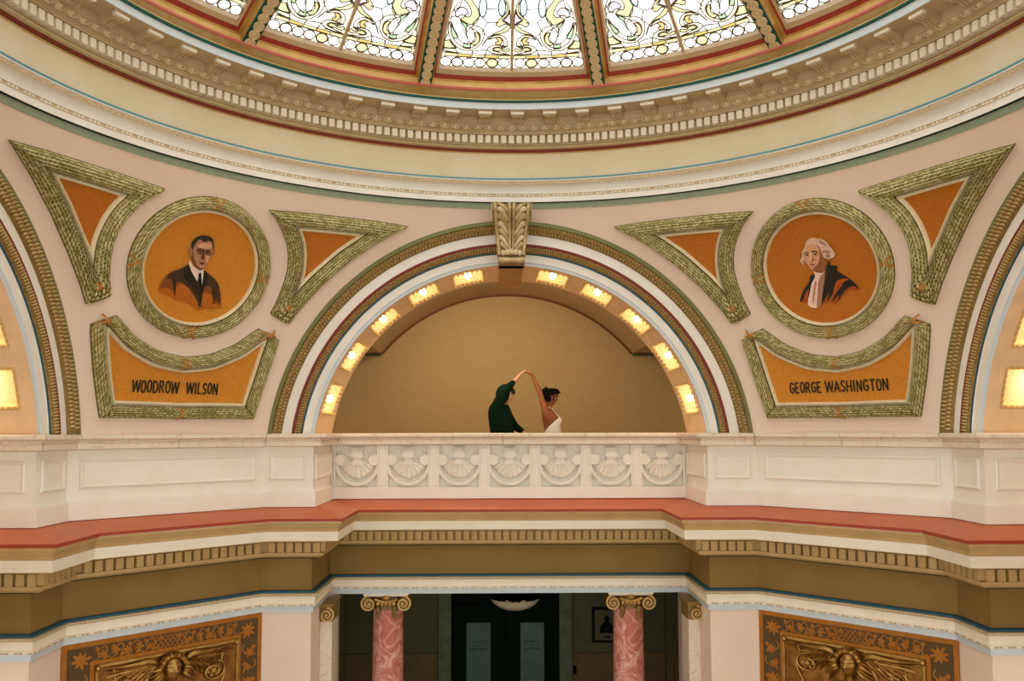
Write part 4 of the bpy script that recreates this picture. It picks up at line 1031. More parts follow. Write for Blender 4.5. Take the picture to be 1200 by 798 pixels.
# ---------------------------------------------------------------- lower corridor
tag(MB().box(-3, 3, -3.5, 2.3, -1.335, -1.32, T=U).build('floor', FLOOR), kind='structure')
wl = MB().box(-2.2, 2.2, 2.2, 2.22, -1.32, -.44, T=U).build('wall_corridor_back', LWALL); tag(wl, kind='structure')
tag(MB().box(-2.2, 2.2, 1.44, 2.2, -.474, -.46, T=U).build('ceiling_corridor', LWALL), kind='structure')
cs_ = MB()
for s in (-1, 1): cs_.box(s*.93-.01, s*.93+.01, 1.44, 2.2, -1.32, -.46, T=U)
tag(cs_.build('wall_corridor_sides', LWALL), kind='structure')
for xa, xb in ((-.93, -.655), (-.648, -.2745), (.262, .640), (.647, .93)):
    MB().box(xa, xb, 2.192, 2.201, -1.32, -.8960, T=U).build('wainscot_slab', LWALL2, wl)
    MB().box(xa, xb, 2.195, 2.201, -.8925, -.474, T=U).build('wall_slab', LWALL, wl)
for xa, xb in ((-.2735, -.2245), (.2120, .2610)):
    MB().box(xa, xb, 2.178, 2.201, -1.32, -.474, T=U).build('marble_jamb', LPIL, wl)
dd = empty('door_1'); tag(dd, kind='structure')
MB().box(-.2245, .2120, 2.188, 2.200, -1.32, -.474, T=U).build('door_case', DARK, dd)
for s, xa, xb in ((-1, -.200, -.008), (1, -.004, .188)):
    lf = MB().box(xa, xb, 2.176, 2.189, -1.30, -.700, T=U).build('door_leaf', DARK, dd)
    ga, gb = (-.1621, -.0654) if s < 0 else (.0545, .1491)
    MB().box(ga, gb, 2.1745, 2.1765, -1.06, -.7700, T=U).build('frosted_pane', DGLASS, lf)
    for z0, z1 in ((-.7700, -.763), (-1.067, -1.06)): MB().box(ga-.007, gb+.007, 2.172, 2.177, z0, z1, T=U).build('glazing_bead', DARK, lf)
    for x0, x1 in ((ga-.007, ga), (gb, gb+.007)): MB().box(x0, x1, 2.172, 2.177, -1.06, -.77, T=U).build('glazing_bead', DARK, lf)
    m = MB(); rnd = random.Random(5)
    for zc_, n_, gap in ((-.8440, 10, 7), (-.8590, 2, 9), (-.8740, 10, 4)):      # three short blurred lines of script
        w_ = .0066; x = (ga+gb)/2-n_*w_/2
        for i in range(n_):
            if i == gap: x += w_; continue
            h = .0045 if rnd.random() < .3 else .003
            m.tube([U(x+.001, 2.1740, zc_-.0028), U(x+.0025, 2.1738, zc_+h), U(x+.0045, 2.1740, zc_-.0024)], .0035, 4); x += w_
    m.build('painted_script', DARK, lf)
MB().box(.055, .135, 2.168, 2.176, -1.005, -.9975, T=U).build('brass_plate', GOLDD, dd)
pf = empty('picture_frame'); tag(pf, 'dark framed portrait print on the corridor wall behind the right column', 'picture')
MB().box(.345, .462, 2.178, 2.194, -.852, -.714, T=U).build('frame', DARK, pf)
MB().box(.3545, .4525, 2.1765, 2.179, -.8425, -.7235, T=U).build('mat_board', LWALL, pf)
m = MB(); m.prism([(-.030, -.035), (-.026, -.006), (-.010, .006), (-.009, .014), (-.012, .026), (0, .036), (.012, .026), (.009, .014), (.010, .006), (.026, -.006), (.030, -.035)], 0, .002, lambda x, z, h: U(.4035+x, 2.1765-h, -.778+z)); m.build('dark_figure', DARK, pf)
MB().box(.392, .415, 2.1745, 2.177, -.833, -.826, T=U).build('caption_plate', DARK, pf)
sw = MB().box(.2665, .2800, 2.184, 2.192, -.978, -.946, T=U); sw.box(.270, .2765, 2.1815, 2.185, -.967, -.957, T=U)
tag(sw.build('light_switch', DARK), 'small dark switch plate on the corridor wainscot left of the right column', 'switch')
lp = empty('bowl_lamp'); tag(lp, 'unlit opal glass bowl lamp hanging under the beam in front of the doors', 'lamp')
LT = lambda x, y, z: U(.0252+x, 1.80+y, z)
MB().lathe([(.0005, -.6442), (.02, -.6428), (.040, -.6385), (.060, -.6300), (.076, -.6190), (.087, -.6050), (.091, -.5960), (.088, -.5960), (.070, -.615), (.04, -.63), (.0005, -.637)], 32, LT).build('glass_bowl', OPAL, lp, smooth=True)
m = MB().lathe([(.091, -.5990), (.094, -.5965), (.094, -.5920), (.086, -.5915), (.080, -.6000), (.001, -.6020)], 32, LT)
m.build('metal_rim', DARK, lp, smooth=True)
m = MB(); pts = [LT(x, -.0945+.35*x*x*6, z) for x, z in ((-.034, -.592), (-.020, -.598), (-.012, -.602), (0, -.599), (.012, -.602), (.020, -.598), (.034, -.592))]; m.tube(pts, .010, 6)
for x in (-.009, .009): m.ball(LT(x, -.0945, -.6015), .014, 8, 5)
m.build('gilt_ornament', GOLDB, lp)
m = MB()
for k in range(3): m.tube([LT(.088*cos(2*pi*k/3), .088*sin(2*pi*k/3), -.594), LT(0, 0, -.480)], .008, 6)
m.build('chain', DARK, lp)
# columns
def volute(mb, T, cx, cz, R, y, sx):
    pts = []
    for i in range(40):
        t = i/39; a = pi/2+t*4.2*pi; r = R*(1-t)+.001; pts.append(T(cx+sx*r*cos(a), y-.002*t, cz+r*sin(a)))
    mb.tube(pts, [.0030*S*(1-.45*i/39) for i in range(40)], 6)
def column(name, cx, cy, shaftm, label, group, half=False):
    root = empty(name, U(cx, cy, -1.32)); tag(root, label, 'column', group)
    T = lambda x, y, z: ((x)*S, (y)*S, (z+1.32)*S)
    if not half:
        MB().lathe([(.0505, -1.27), (.0500, -1.20), (.0490, -.95), (.0470, -.70), (.0455, -.56), (.0455, -.525)], 40, T).build('shaft', shaftm, root, smooth=True)
        MB().lathe([(.060, -1.30), (.062, -1.292), (.060, -1.284), (.054, -1.280), (.053, -1.276), (.056, -1.270), (.0505, -1.264)], 40, T).build('base_torus', MARBLE, root, smooth=True)
        MB().box(-.064, .064, -.064, .064, -1.32, -1.30, T=T).build('plinth', MARBLE, root)
        MB().lathe([(.0465, -.5400), (.0485, -.5380), (.0485, -.5350), (.0470, -.5330), (.047, -.505), (.060, -.498), (.060, -.494)], 32, T).build('capital_drum', GOLDD, root, smooth=True)
        w = .0655; yf = -.050; vx = .0525; R = .0225
    else:
        s = half; MB().box(-.017, .017, -.045, .045, -1.32, -.525, T=T).build('shaft', shaftm, root)
        MB().box(-.018, .018, -.046, .046, -.540, -.494, T=T).build('capital_drum', GOLDD, root)
        w = .022; yf = -.048; vx = .004; R = .0200
    m = MB(); m.box(-w-.002, w+.002, yf-.014, .058, -.4940, -.4882, T=T); m.box(-w, w, yf-.010, .054, -.4975, -.4935, T=T); m.build('abacus', CREAM if not half else GOLDD, root)
    m = MB()
    for sx in ((-1, 1) if not half else (1,)):
        volute(m, T, sx*vx, -.5200, R, yf-.010, -sx)
        c = [T(sx*vx+R*.80*cos(2*pi*j/16), yf-.0045, -.5200+R*.80*sin(2*pi*j/16)) for j in range(16)]; b = [T(sx*vx+R*.80*cos(2*pi*j/16), yf+.09, -.5200+R*.80*sin(2*pi*j/16)) for j in range(16)]
        dk = MB().grid([c, b], True); dk.add(c, [tuple(range(16))]); dk.build('volute_body', GOLDD, root)
        m.ball(T(sx*vx, yf-.010, -.5200), .014, 8, 6)
    m.build('volute', GOLDB, root, smooth=True)
    if not half:
        m = MB(); m.tube([T(x, yf-.010, -.5050-.010*(1-(x/.035)**2)) for x in (-.034, -.022, -.01, 0, .01, .022, .034)], .0045*S, 6)
        for x in (-.024, -.012, 0, .012, .024): m.ball(T(x, yf-.0105, -.5190), (.0050*S, .004*S, .0062*S), 8, 5)
        m.ball(T(0, yf-.012, -.5010), (.010*S, .006*S, .008*S), 8, 5)
        m.build('egg_molding', GOLD, root, smooth=True)
        m = MB()
        for sx in (-1, 1):
            for k, (dx, dz, r) in enumerate(((0, 0, .0075), (.001, -.010, .0085), (-.001, -.020, .0075), (0, -.028, .005))): m.ball(T(sx*.0245+dx, yf-.001+.002*k, -.5360+dz), (r*S, r*.7*S, r*S*.85), 8, 5)
            m.tube([T(sx*.0245, yf-.006, -.528), T(sx*.026, yf-.006, -.54)], .004*S, 6)
        m.build('fruit_drop', GOLDD, root, smooth=True)
column('marble_column', -.374, 1.352, PINKM, 'pink marble ionic column left of the dark doors', 'pink ionic columns')
column('marble_column', .3655, 1.352, PINKM, 'pink marble ionic column right of the dark doors', 'pink ionic columns')
column('marble_pilaster', -.525, 1.195, MARBLE, 'cream marble pilaster with gilt scroll capital against the left pier', 'cream pilasters', half=1)
column('marble_pilaster', .525, 1.195, MARBLE, 'cream marble pilaster with gilt scroll capital against the right pier', 'cream pilasters', half=-1)

# ---------------------------------------------------------------- relief panels on the diagonal piers
def star(cx, cy, R, n, inner=.55, a0=0): return [(cx+(R if k % 2 == 0 else R*inner)*cos(a0+pi*k/n), cy+(R if k % 2 == 0 else R*inner)*sin(a0+pi*k/n)) for k in range(2*n)]
for s in (-1, 1):
    # local frame: p along the wall seen left to right, q = down from the top edge, h = proud of the wall
    a = Vector((s*.678, 1.035)); b = Vector((s*1.035, .678))
    if s < 0: a, b = b, a
    d = (b-a).normalized(); L = (b-a).length; nrm = Vector((d.y, -d.x))
    def T(p, q, h, a=a, d=d, nrm=nrm): v = a+d*p+nrm*h; return U(v.x, v.y, -.4885-q)
    root = empty('relief_panel'); tag(root, 'ochre painted panel with a bronze winged head relief, on the %s pier' % WHO[s], 'panel', 'bronze relief panels')
    H = .78
    MB().box(.0, L, 0, H, .0, .004, T=T).build('ochre_border', PGOLD, root)
    MB().box(.012, L-.012, .012, H-.012, .003, .0052, T=T).build('umber_ground', PBROWN, root)
    bw = .072; bt = .056
    MB().box(bw-.010, L-bw+.010, bt-.009, H-bw+.010, .004, .0075, T=T).build('inner_border', PGOLD, root)
    m = MB(); hh = .0062; rnd = random.Random(3)
    def poly(pts, h=hh):
        r = delaunay_2d_cdt([Vector(p) for p in pts], [], [list(range(len(pts)))], 1, 1e-5); m.add([T(v.x, v.y, h) for v in r[0]], [tuple(f) for f in r[2]])
    def vine(pts, w=.0022):
        P_ = cr(pts, 6, False)
        for (x0, y0), (x1, y1) in zip(P_[:-1], P_[1:]):
            l = hypot(x1-x0, y1-y0)+1e-9; nx, ny = -(y1-y0)/l*w, (x1-x0)/l*w
            m.add([T(x0+nx, y0+ny, hh-.0003), T(x1+nx, y1+ny, hh-.0003), T(x1-nx, y1-ny, hh-.0003), T(x0-nx, y0-ny, hh-.0003)], [(0, 1, 2, 3)])
    cy = .041
    def leafy(x, y, R, n):
        pts = []; a0 = rnd.random()*6
        for k in range(n):
            r = R*rnd.uniform(.8, 1.1); a = a0+2*pi*k/n; w = pi/n
            pts += [(x+R*.42*cos(a-w), y+R*.42*sin(a-w)), (x+r*.75*cos(a-w*.55), y+r*.75*sin(a-w*.55)), (x+r*cos(a), y+r*sin(a)), (x+r*.75*cos(a+w*.45), y+r*.75*sin(a+w*.45))]
        poly(pts)
    for sg in (0, 1):
        X = (lambda x: x) if sg == 0 else (lambda x: L-x)
        for (x, y, R, n) in ((.042, .040, .024, 8), (.092, .034, .0125, 6), (.120, .030, .013, 5), (.148, .034, .012, 6), (.176, .030, .012, 5), (.202, .035, .010, 5), (.036, .098, .015, 6), (.044, .135, .013, 5), (.038, .175, .019, 8), (.040, .225, .013, 5), (.036, .27, .018, 8), (.04, .33, .014, 6), (.038, .39, .019, 8), (.04, .46, .014, 6), (.038, .53, .019, 8), (.040, .6, .016, 6)):
            leafy(X(x), y, R, n)
        for k in range(9):                  # scrolling stems along the top
            x = .068+.019*k; u = 1 if k % 2 else -1
            vine([(X(x), .031-u*.012), (X(x+.008), .031-u*.016), (X(x+.014), .031-u*.006), (X(x+.010), .031+u*.004), (X(x+.018), .031+u*.012)], .0015)
            poly([(X(x+.004), .031+u*.010), (X(x+.010), .031+u*.005), (X(x+.014), .031+u*.012), (X(x+.008), .031+u*.017)])
        for k in range(14):                 # and down the sides
            y = .075+.042*k; u = 1 if k % 2 else -1; x = .037
            vine([(X(x-u*.014), y), (X(x-u*.020), y+.014), (X(x-u*.006), y+.024), (X(x+u*.006), y+.016), (X(x+u*.016), y+.034)], .0016)
            poly([(X(x+u*.012), y+.004), (X(x+u*.006), y+.012), (X(x+u*.014), y+.018), (X(x+u*.020), y+.010)])
    for k in range(-3, 4):
        xm = L/2+k*.012
        for sg in (-1, 1): vine([(xm-sg*.012, .014), (xm+sg*.012, .046)], .0011)
    m.build('painted_foliage', PGOLD, root)
    # bronze relief
    rl = MB().box(bw, L-bw, bt, H-bw, .007, .0105, T=T).build('bronze_plate', BRONZE, root)
    e = MB()
    for x0, x1, q0, q1 in ((bw, L-bw, bt, bt+.006), (bw, bw+.006, bt, H-bw), (L-bw-.006, L-bw, bt, H-bw)): e.box(x0, x1, q0, q1, .010, .0145, T=T)
    for x in (bw+.006, L-bw-.006): e.ball(T(x, bt+.008, .015), .035, 8, 6)
    e.build('plate_molding', BRONZEH, root)
    cx, cyy = L/2, .094
    T0 = T
    def T(p, q, h, T0=T0, cx=cx, cyy=cyy): return T0(cx+(p-cx)*1.0, cyy+(q-cyy)*.88, h)
    hd = MB(); rows = []                    # face
    for i in range(15):
        v = i/14; row = []
        for j in range(13):
            u = -1+j/6; yy = -.036+.074*v; wv = .0260*sqrt(max(0, 1-(2*v-1)**2))**.75*(1-.22*v)
            x = u*wv; base = .030*sqrt(max(0, 1-u*u*.98))*sqrt(max(.0, 1-(2*v-1)**2*.92))
            nose = .010*math.exp(-(u/.16)**2)*max(0, math.exp(-((v-.56)/.10)**2)); brow = .004*math.exp(-((v-.36)/.05)**2)*(abs(u) < .75)
            eye = -.005*math.exp(-((abs(u)-.42)/.18)**2-((v-.43)/.045)**2); mouth = .0035*math.exp(-(u/.32)**2)*(math.exp(-((v-.745)/.025)**2)+math.exp(-((v-.80)/.025)**2)); chin = .004*math.exp(-(u/.3)**2-((v-.92)/.05)**2)
            row.append(T(cx+x, cyy+yy, .012+base+1.3*nose+1.5*brow+1.7*eye+1.6*mouth+chin))
        rows.append(row)
    hd.grid(rows); hd.build('face', BRONZEH, rl, smooth='all')
    for k in range(20):                     # flowing hair locks
        aa = radians(-118+12.4*k); hm = MB(); pts = []
        sgn = 1 if aa > 0 else -1; ln = .020 if abs(aa) < 1.2 else .046
        for t in [j/6 for j in range(7)]:
            r = .027+ln*t*.75; w = .006*sin(t*5+k)*t; x = sin(aa)*r+cos(aa)*w; y = -cos(aa)*r*1.1+sin(aa)*w+.016*t*t*(abs(aa)/1.5)
            pts.append(T(cx+x, cyy+y, .020+.012*sin(pi*min(1, t+.2))))
        hm.tube(pts, [.022, .026, .026, .024, .020, .014, .005], 6); hm.build('hair_lock', BRONZEH if k % 2 else BRONZE, rl, smooth='all')
    def T(p, q, h, T0=T0, cx=cx, cyy=cyy): return T0(cx+(p-cx)*1.0, cyy+(q-cyy)*.78+.004, h)
    for sg in (-1, 1):                      # wings: shoulder roll and three rows of feathers
        wm = MB(); wm.tube([T(cx+sg*x, cyy+y, .020) for x, y in ((.034, -.018), (.046, -.034), (.062, -.038), (.080, -.036), (.105, -.036), (.132, -.036))], [.022, .034, .036, .028, .018, .008], 8)
        wm.build('wing_edge', BRONZEH, rl, smooth='all')
        for row_, (n_, l0, l1, hgt) in enumerate(((9, .070, .100, .013), (8, .045, .065, .017), (7, .025, .036, .021))):
            for k in range(n_):
                t = k/(n_-1); x0 = .038+.040*t; y0 = -.022-.010*t+.002*row_; an = radians(66-66*t); ln = l0+(l1-l0)*t
                fm = MB(); rws = []
                for u in [j/6 for j in range(7)]:
                    w = .0066*sin(pi*min(1, .22+.74*u))**.7*(1.05-.2*row_); px = x0+cos(an)*ln*u; py = y0+sin(an)*ln*u-.010*u*u*t
                    ox, oy = -sin(an)*w, cos(an)*w
                    rws.append([T(cx+sg*(px+ox*q), cyy+py+oy*q, hgt+.006*(1-abs(q))-.003*u) for q in (-1, 0, 1)])
                fm.grid(rws); fm.build('feather', BRONZE if (k+row_) % 3 else BRONZEH, rl, smooth='all')
        sc = MB(); pts = []; ccx, ccy = cx+sg*.112, cyy+.028+.006*sg
        for i in range(36):
            t = i/35; an = sg*t*3.4*pi-1.2; r = .030*(1-t)+.004; pts.append(T(ccx+r*cos(an), ccy+r*sin(an), .013+.006*t))
        sc.tube(pts, .016, 6); sc.ball(T(ccx, ccy, .014), .045, 8, 6)
        for k in range(6): sc.ball(T(ccx+.014*cos(k), ccy+.014*sin(k), .014), .028, 6, 5)
        sc.tube([T(ccx+sg*x_, ccy+y_, .013) for x_, y_ in cr([(.026, -.055), (.022, -.03), (.033, 0), (.020, .045), (-.008, .10), (-.04, .16), (-.055, .24)], 6, False)], .014, 6)
        sc.build('scroll', BRONZEH, rl, smooth='all')
    nk = MB(); nk.tube([T(cx, cyy+.030, .016), T(cx, cyy+.055, .014), T(cx, cyy+.08, .012)], [.055, .065, .11], 10)
    for sg in (-1, 1): nk.tube([T(cx+sg*x_, cyy+y_, .013) for x_, y_ in cr([(.022, .062), (.040, .066), (.056, .084), (.056, .12), (.034, .16), (.010, .20)], 6, False)], .013, 6)
    nk.build('neck', BRONZE, rl, smooth='all')

# ---------------------------------------------------------------- the dancing couple behind the rail
SKIN_M = mat('light_skin', (214, 150, 118), .55, c2=(222, 160, 128), scale=20)
SKIN_W = mat('brown_skin', (146, 84, 48), .5, c2=(158, 94, 56), scale=20)
HOODIE = mat('dark_green_cotton', (8, 32, 18), .95, spec=.1, c2=(12, 38, 22), scale=18, bump=.3, bscale=30)
PANTS = mat('black_trousers', (24, 26, 26), .8)
DRESS = mat('white_satin', (244, 238, 226), .45, c2=(250, 246, 236), scale=8)
HAIR_M = mat('brown_hair', (52, 34, 18), .7)
HAIR_W = mat('black_curly_hair', (18, 14, 10), .9, c2=(30, 22, 14), scale=40, bump=.6, bscale=60, spec=.1)
SHOE = mat('shoe_leather', (30, 24, 20), .5)
EYE = mat('eye_white', (230, 222, 210), .3); IRIS = mat('iris', (40, 26, 18), .3); LIPM = mat('lip_light', (178, 96, 84), .5); LIPW = mat('lip_brown', (120, 52, 44), .5); BROWM = mat('eyebrow', (40, 26, 16), .8)
K_ = .01231
def grow(name, chains, m, parent, sub=1):
    # chains: list of [(x,y,z,r),...]; shared points join; grown as one continuous skin
    vs, rs, es, idx = [], [], [], {}
    for ch in chains:
        prev = None
        for p in ch:
            r = p[3]; r = r if isinstance(r, tuple) else (r, r); key = tuple(round(c, 4) for c in p[:3])
            if key not in idx: idx[key] = len(vs); vs.append(p[:3]); rs.append(r)
            if prev is not None and prev != idx[key]: es.append((prev, idx[key]))
            prev = idx[key]
    me = bpy.data.meshes.new(name); me.from_pydata(vs, es, []); o = link(me, name)
    md = o.modifiers.new('skin', 'SKIN'); md.use_smooth_shade = True
    for i, sv in enumerate(me.skin_vertices[0].data): sv.radius = rs[i]; sv.use_root = (i == 0)
    o.modifiers.new('sub', 'SUBSURF').levels = sub
    o.modifiers['sub'].render_levels = sub
    dg = bpy.context.evaluated_depsgraph_get(); dg.update()
    nm = bpy.data.meshes.new_from_object(o.evaluated_get(dg)); bpy.data.objects.remove(o); nm.materials.clear(); nm.materials.append(m)
    for p in nm.polygons: p.use_smooth = True
    return link(nm, name, parent)
def head_mesh(c, R, yaw_, tilt, m, parent, lips, male):
    # profile faces +x before turning; R = half height of the head
    mb = MB(); rows = []; n, mm = 28, 22
    for i in range(mm+1):
        v = -1+2*i/mm; row = []
        ring_ = sqrt(max(0, 1-v*v))
        for j in range(n):
            a = 2*pi*j/n; fx, fy = cos(a), sin(a)
            x = .80*ring_*fx*(1 if fx < 0 else .92); y = .66*ring_*fy
            front = max(0, fx)
            if v < 0: y *= 1-.28*abs(v)**1.5; x *= (1-.05*abs(v)) if fx > 0 else 1-.35*abs(v)
            x += front**6*.10*math.exp(-((v+.80)/.16)**2)                       # chin
            g = math.exp(-(fy/.17)**2)*(fx > 0)
            x += g*(.27*math.exp(-((v+.17)/.10)**2)+.13*math.exp(-((v-.0)/.13)**2)) # nose
            x += math.exp(-(fy/.42)**2)*(fx > 0)*.045*math.exp(-((v-.17)/.07)**2)    # brow
            x -= .05*math.exp(-((abs(fy)-.36)/.16)**2-((v-.05)/.08)**2)*(fx > 0)     # eye sockets
            x += math.exp(-(fy/.26)**2)*(fx > 0)*.05*(math.exp(-((v+.44)/.04)**2)+math.exp(-((v+.54)/.045)**2))
            row.append((x, y, v))
        rows.append(row)
    ct, st, cy_, sy_ = cos(tilt), sin(tilt), cos(yaw_), sin(yaw_)
    def X(p):
        x, y, z = p; x, z = x*ct+z*st, -x*st+z*ct; x, y = x*cy_-y*sy_, x*sy_+y*cy_; return (c[0]+x*R, c[1]+y*R, c[2]+z*R)
    mb.grid([[X(p) for p in r] for r in rows], True); h = mb.build('head', m, parent, smooth='all')
    for s in (-1, 1):
        e = MB().ball((0, 0, 0), (.09, .11, .060), 10, 6); e.v = [X((v[0]+.585, v[1]+s*.27, v[2]+.05)) for v in e.v]; e.build('eye', EYE, h, smooth='all')
        e = MB().ball((0, 0, 0), (.035, .055, .055), 8, 5); e.v = [X((v[0]+.648, v[1]+s*.27, v[2]+.05)) for v in e.v]; e.build('iris', IRIS, h, smooth='all')
        e = MB(); e.tube([X((.725-.07*(t+1)/2, s*(.14+.26*(t+1)/2), .20+.02*(1-t*t))) for t in (-1, -.3, .4, 1)], .022*R, 5); e.build('eyebrow', BROWM, h)
        e = MB().ball((0, 0, 0), (.11, .05, .20), 10, 7); e.v = [X((v[0]-.02+.2*v[2]*-.3, v[1]+s*.66, v[2]+.0)) for v in e.v]; e.build('ear', m, h, smooth='all')
    e = MB(); e.tube([X((.70-.05*t*t, t*.18, -.49-.02*(1-t*t))) for t in (-1, -.5, 0, .5, 1)], [.015*R, .04*R, .05*R, .04*R, .015*R], 6); e.build('lips', lips, h, smooth='all')
    return h, X
def hand(wrist, knuck, tipdir, side, m, parent, curl):
    # palm from wrist to knuckles, four fingers of unequal length and a thumb, curling along tipdir
    w = Vector(wrist); k = Vector(knuck); f = (k-w).normalized(); t = Vector(tipdir).normalized(); n = f.cross(t).normalized()   # n: across the palm
    b = n.cross(f)
    chains = [[(*(w-f*.03), .022), (*w, .026), (*(w+f*.045), (.034, .024)), (*(k-f*.005), (.038, .020))]]
    P = grow('hand', chains, m, parent, 2)
    for i, (off_, L) in enumerate(((-.027, .066), (-.009, .078), (.009, .073), (.027, .058))):
        q = k-f*.012+n*off_; p1 = q+(f*.75+t*.45).normalized()*L*.45; p2 = p1+(f*(1-curl)+t*curl).normalized()*L*.33; p3 = p2+(f*(.6-curl)+t*(curl+.2)).normalized()*L*.27
        grow('finger', [[(*q, .0095), (*p1, .0088), (*p2, .0080), (*p3, .0068)]], m, P, 1)
    q = w+f*.030+n*(-.022*side); p1 = q+(f*.5-n*side*.55+t*.5).normalized()*.036; p2 = p1+(f*.8+t*.6).normalized()*.030; p3 = p2+(f*.7+t*.8).normalized()*.022
    grow('thumb', [[(*q, .0125), (*p1, .0105), (*p2, .0095), (*p3, .0080)]], m, P, 1)
    return P
YP = 1.42
# ---- the man
man = empty('person', U(0, YP, -.25)); man.location.x = (588-596.8)*K_
tag(man, 'man in dark green hooded sweatshirt, raising a hand to hold the woman\'s hand', 'person')
mx = lambda px, py, dy=0: ((px-588)*K_, dy, (504.7-py)*K_+1.125)
def ch(*pts): return [(*mx(a, b, d), r) for a, b, d, r in pts]
hip = (587.5, 522, 0)
grow('hooded_sweatshirt', [
    ch((589, 520, 0, (.155, .185)), (588.5, 505, 0, (.155, .185)), (587, 493, 0, (.160, .195)), (586, 483, 0, (.155, .19)), (584.8, 477, 0, (.135, .165)), (588, 471, 0, (.085, .10))),
    ch((586, 483, 0, (.155, .19)), (582.5, 475.5, -.17, .088), (587.5, 464.5, -.23, .075), (592.5, 457.5, -.20, .066), (600.5, 449.6, -.10, .046), (602.6, 447.2, -.075, .040)),
    ch((586, 483, 0, (.155, .19)), (590, 477.5, .17, .085), (598, 491, .24, .070), (604, 500, .22, .062), (614, 506.5, .10, .042))], HOODIE, man, 2)
hd, X = head_mesh(mx(593.3, 463.0), .122, radians(-10), radians(14), SKIN_M, man, LIPM, True)
grow('neck', [ch((589, 477, 0, .062), (590.5, 471, 0, .058), (592, 467, 0, .055))], SKIN_M, man, 1)
# hood: shell round the head, open at the face
mb = MB(); rows = []
for i in range(15):
    v = -1.02+2.12*i/14; row = []
    for j in range(21):
        a = radians(66+228*j/20); rg = sqrt(max(0, 1.14-(v/1.06)**2)) if v > 0 else 1.06
        sc_ = 1-(.10 if v < -.4 else 0)
        row.append(X((1.03*rg*cos(a)*sc_-.02-.12*(v < -.6), .84*rg*sin(a)*sc_, v*1.02+.05)))
    rows.append(row)
mb.grid(rows); hood = mb.build('hood', HOODIE, man, smooth='all')
md = hood.modifiers.new('thick', 'SOLIDIFY'); md.thickness = .018; md.offset = 1
rim = MB(); rim.tube([rows[i][0] for i in range(15)]+[rows[i][20] for i in range(14, -1, -1)], .013, 6); rim.build('hood_rim', HOODIE, man, smooth='all')
mb = MB()
for k in range(12):
    a = radians(-55+10*k); mb.tube([X((.42, .55*sin(a), .93)), X((.70, .56*sin(a), .72)), X((.84, .52*sin(a)+.03, .45)), X((.86, .50*sin(a)+.05, .28+.06*(k % 3)))], [.016, .020, .016, .006], 5)
mb.build('fringe_hair', HAIR_M, man, smooth='all')
grow('forearm', [ch((601.5, 448.3, -.085, .034), (605.2, 444.6, -.055, .030), (607.4, 441.9, -.04, .026), (609.0, 440.2, -.033, .026))], SKIN_M, man, 2)
hand(mx(607.4, 441.8, -.04), mx(612.2, 436.8, -.02), (.75, .1, .25), 1, SKIN_M, man, .55)
hand(mx(614.5, 507, .10), mx(619, 511, .06), (.3, -.3, -.6), -1, SKIN_M, man, .5)
grow('trousers', [
    ch((588.5, 523, 0, (.14, .165)), (589, 516, 0, (.13, .16))),
    ch((588.5, 523, 0, (.14, .165)), (588, 530, -.09, .095), (590, 559, -.11, .068), (587, 587, -.12, .050)),
    ch((588.5, 523, 0, (.14, .165)), (588, 530, .09, .095), (592, 559, .11, .068), (588, 587, .12, .050))], PANTS, man, 2)
for dy, px_ in ((-.12, 587), (.12, 588)):
    x, y, z = mx(px_, 590, dy); m = MB(); rws = []
    for t in [i/8 for i in range(9)]:
        xx = x-.08+.28*t; w = .040+.012*sin(pi*t); h = .075*(1-t)**.6+.035
        rws.append([(xx, y+w*cos(a), .0+max(0, h*sin(a))) for a in [pi*j/8 for j in range(9)]])
    m.grid(rws); m.add(rws[0], [tuple(range(9))]); m.add(rws[-1], [tuple(range(9))]); m.build('shoe', SHOE, man, smooth=True)
# ---- the woman
wom = empty('person', U(0, YP+.01, -.25)); wom.location.x = (644-596.8)*K_
tag(wom, 'woman with dark curly hair in white halter dress, arm raised to the man\'s hand', 'person')
mx = lambda px, py, dy=0: ((px-644)*K_, dy, (504.7-py)*K_+1.125)
grow('body', [
    ch((648.2, 522, 0, (.12, .15)), (648.5, 506, 0, (.092, .125)), (646.8, 495, 0, (.095, .135)), (644.0, 487, 0, (.098, .14)), (642.6, 481.5, 0, (.062, .085)), (643.8, 476, 0, .047), (645.2, 471, 0, .045)),
    ch((644.0, 487, 0, (.098, .14)), (639.2, 483.5, -.13, .058), (636.3, 472.5, -.13, .046), (632.6, 460.8, -.11, .040), (628.6, 450, -.085, .033), (625.1, 441.4, -.052, .025), (623.4, 439.2, -.046, .025)),
    ch((644.0, 487, 0, (.098, .14)), (646, 484, .15, .052), (645, 500, .20, .042), (652, 515, .18, .034), (660, 522, .10, .024))], SKIN_W, wom, 2)
hand(mx(624.6, 440.4, -.05), mx(620.6, 436.4, -.03), (-.75, .05, -.35), -1, SKIN_W, wom, .45)
hand(mx(660, 522, .10), mx(665, 526, .06), (.3, -.2, -.6), 1, SKIN_W, wom, .5)
hd, X = head_mesh(mx(646.6, 466.3), .112, radians(-22), radians(6), SKIN_W, wom, LIPW, False)
hm = MB(); rnd = random.Random(11); rws = []
for i in range(13):
    v = -.40+1.50*i/12; row = []
    for j in range(25):
        a = radians(80+200*j/24-(18 if v > .4 else 0)+(36*j/24 if v > .4 else 0)); rg = sqrt(max(0, 1.30-(v/1.1)**2)) if v > 0 else 1.10-.25*abs(v)
        row.append(X((.98*rg*cos(a)-.02+.04*rnd.random(), .78*rg*sin(a)+.04*rnd.random(), v)))
    rws.append(row)
hm.grid(rws); hr = hm.build('hair', HAIR_W, wom, smooth='all'); hr.modifiers.new('thick', 'SOLIDIFY').thickness = .02
cl = MB()
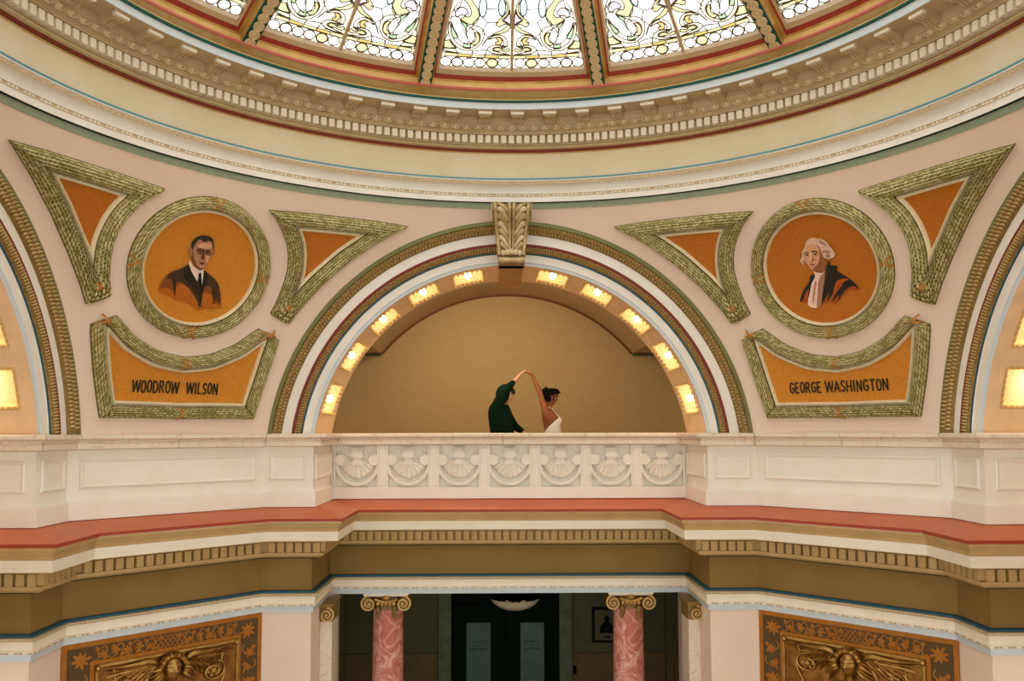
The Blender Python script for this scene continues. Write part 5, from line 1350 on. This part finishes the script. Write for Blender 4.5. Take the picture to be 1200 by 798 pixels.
for k in range(230):                        # curls and the loose knot
    if k < 70: c = (-.55+rnd.gauss(0, .30), rnd.gauss(0, .38), .62+rnd.gauss(0, .30))
    elif k < 110: c = (.10+rnd.gauss(0, .28), rnd.gauss(0, .42), 1.02+rnd.gauss(0, .07))
    elif k < 130: c = (.60+rnd.gauss(0, .10), rnd.uniform(-.55, .55), .78+rnd.gauss(0, .10))
    elif k < 150: c = (-.85+rnd.gauss(0, .14), rnd.gauss(0, .25), .05+rnd.gauss(0, .28))
    else:
        th_ = rnd.uniform(1.35, 4.93); v_ = rnd.uniform(-.45, .9); q_ = sqrt(max(.05, 1.25-v_*v_)); c = (.98*q_*cos(th_)*.95-.05, .80*q_*sin(th_), v_)
    pts = []; r = rnd.uniform(.09, .16); ph = rnd.uniform(0, 6.28)
    for i in range(7):
        t = i/6; pts.append(X((c[0]+r*cos(ph+t*5.5), c[1]+r*sin(ph+t*5.5), c[2]-.22*t+.1)))
    cl.tube(pts, [.007, .011, .012, .012, .011, .009, .003], 5)
for s in (-1, 1):                          # loose strands beside the face
    cl.tube([X((.50, s*.58, .70)), X((.60, s*.66, .30)), X((.52, s*.66, -.05)), X((.50, s*.64, -.30)), X((.42, s*.6, -.45))], [.010, .010, .008, .006, .002], 5)
tag(cl.build('hair_curls', HAIR_W, wom, smooth='all'), kind='stuff')
m = MB(); c = X((.02, -.74, -.42)); m.tube([(c[0]+.016*cos(t), c[1], c[2]+.020*sin(t)) for t in [2*pi*i/12 for i in range(13)]], .0035, 5); m.build('hoop_earring', GOLDB, wom)
# halter dress: bodice shell over the chest, waist band and full skirt
def tor(py):                               # body centre, half depth and half width at a height
    T_ = ((475, 643.9, .050, .05), (481.5, 642.6, .066, .088), (487, 644.0, .103, .142), (495, 646.8, .102, .140), (506, 648.5, .099, .130), (522, 648.2, .128, .158))
    for (a, x, d, w), (b, x2, d2, w2) in zip(T_[:-1], T_[1:]):
        if a <= py <= b: t = (py-a)/(b-a); return x+(x2-x)*t, d+(d2-d)*t, w+(w2-w)*t
    return T_[-1][1:]
rows = []
for i in range(15):
    py = 479+(508-479)*i/14; x, d, w = tor(py); t = (py-479)/29
    half_ = radians(26+ 20*t) if t < .35 else radians(33+(t-.35)/.65*150)
    bust = .050*math.exp(-((py-491.5)/4.2)**2); row = []
    for j in range(25):
        a = -half_+2*half_*j/24; br_ = bust*math.exp(-((abs(a)-.45)/.42)**2)
        p = mx(x, py, 0); row.append((p[0]+(d*1.10+.010+br_)*cos(a), (w*1.04+.008)*sin(a), p[2]))
    rows.append(row)
m = MB().grid(rows); dr = m.build('halter_bodice', DRESS, wom, smooth='all'); dr.modifiers.new('thick', 'SOLIDIFY').thickness = .006
m = MB()
for s in (-1, 1): m.tube([rows[0][0 if s < 0 else 24], mx(643.6, 477.5, s*.052), mx(641.0, 477.2, s*.03), mx(640.3, 477.4, 0)], .005, 6)
m.build('neck_strap', DRESS, wom, smooth='all')
m = MB(); rws = []
for i in range(12):
    t = i/11; z = mx(0, 507)[2]*(1-t)+.02*t; rx = .112+.20*t**.9; ry = .140+.20*t**.9
    rws.append([(mx(648.5, 0)[0]+rx*cos(2*pi*j/64)*(1+.06*t*sin(j*2*pi/64*11)), ry*sin(2*pi*j/64)*(1+.06*t*sin(j*2*pi/64*11)), z) for j in range(64)])
m.grid(rws, True); m.build('skirt', DRESS, wom, smooth='all')
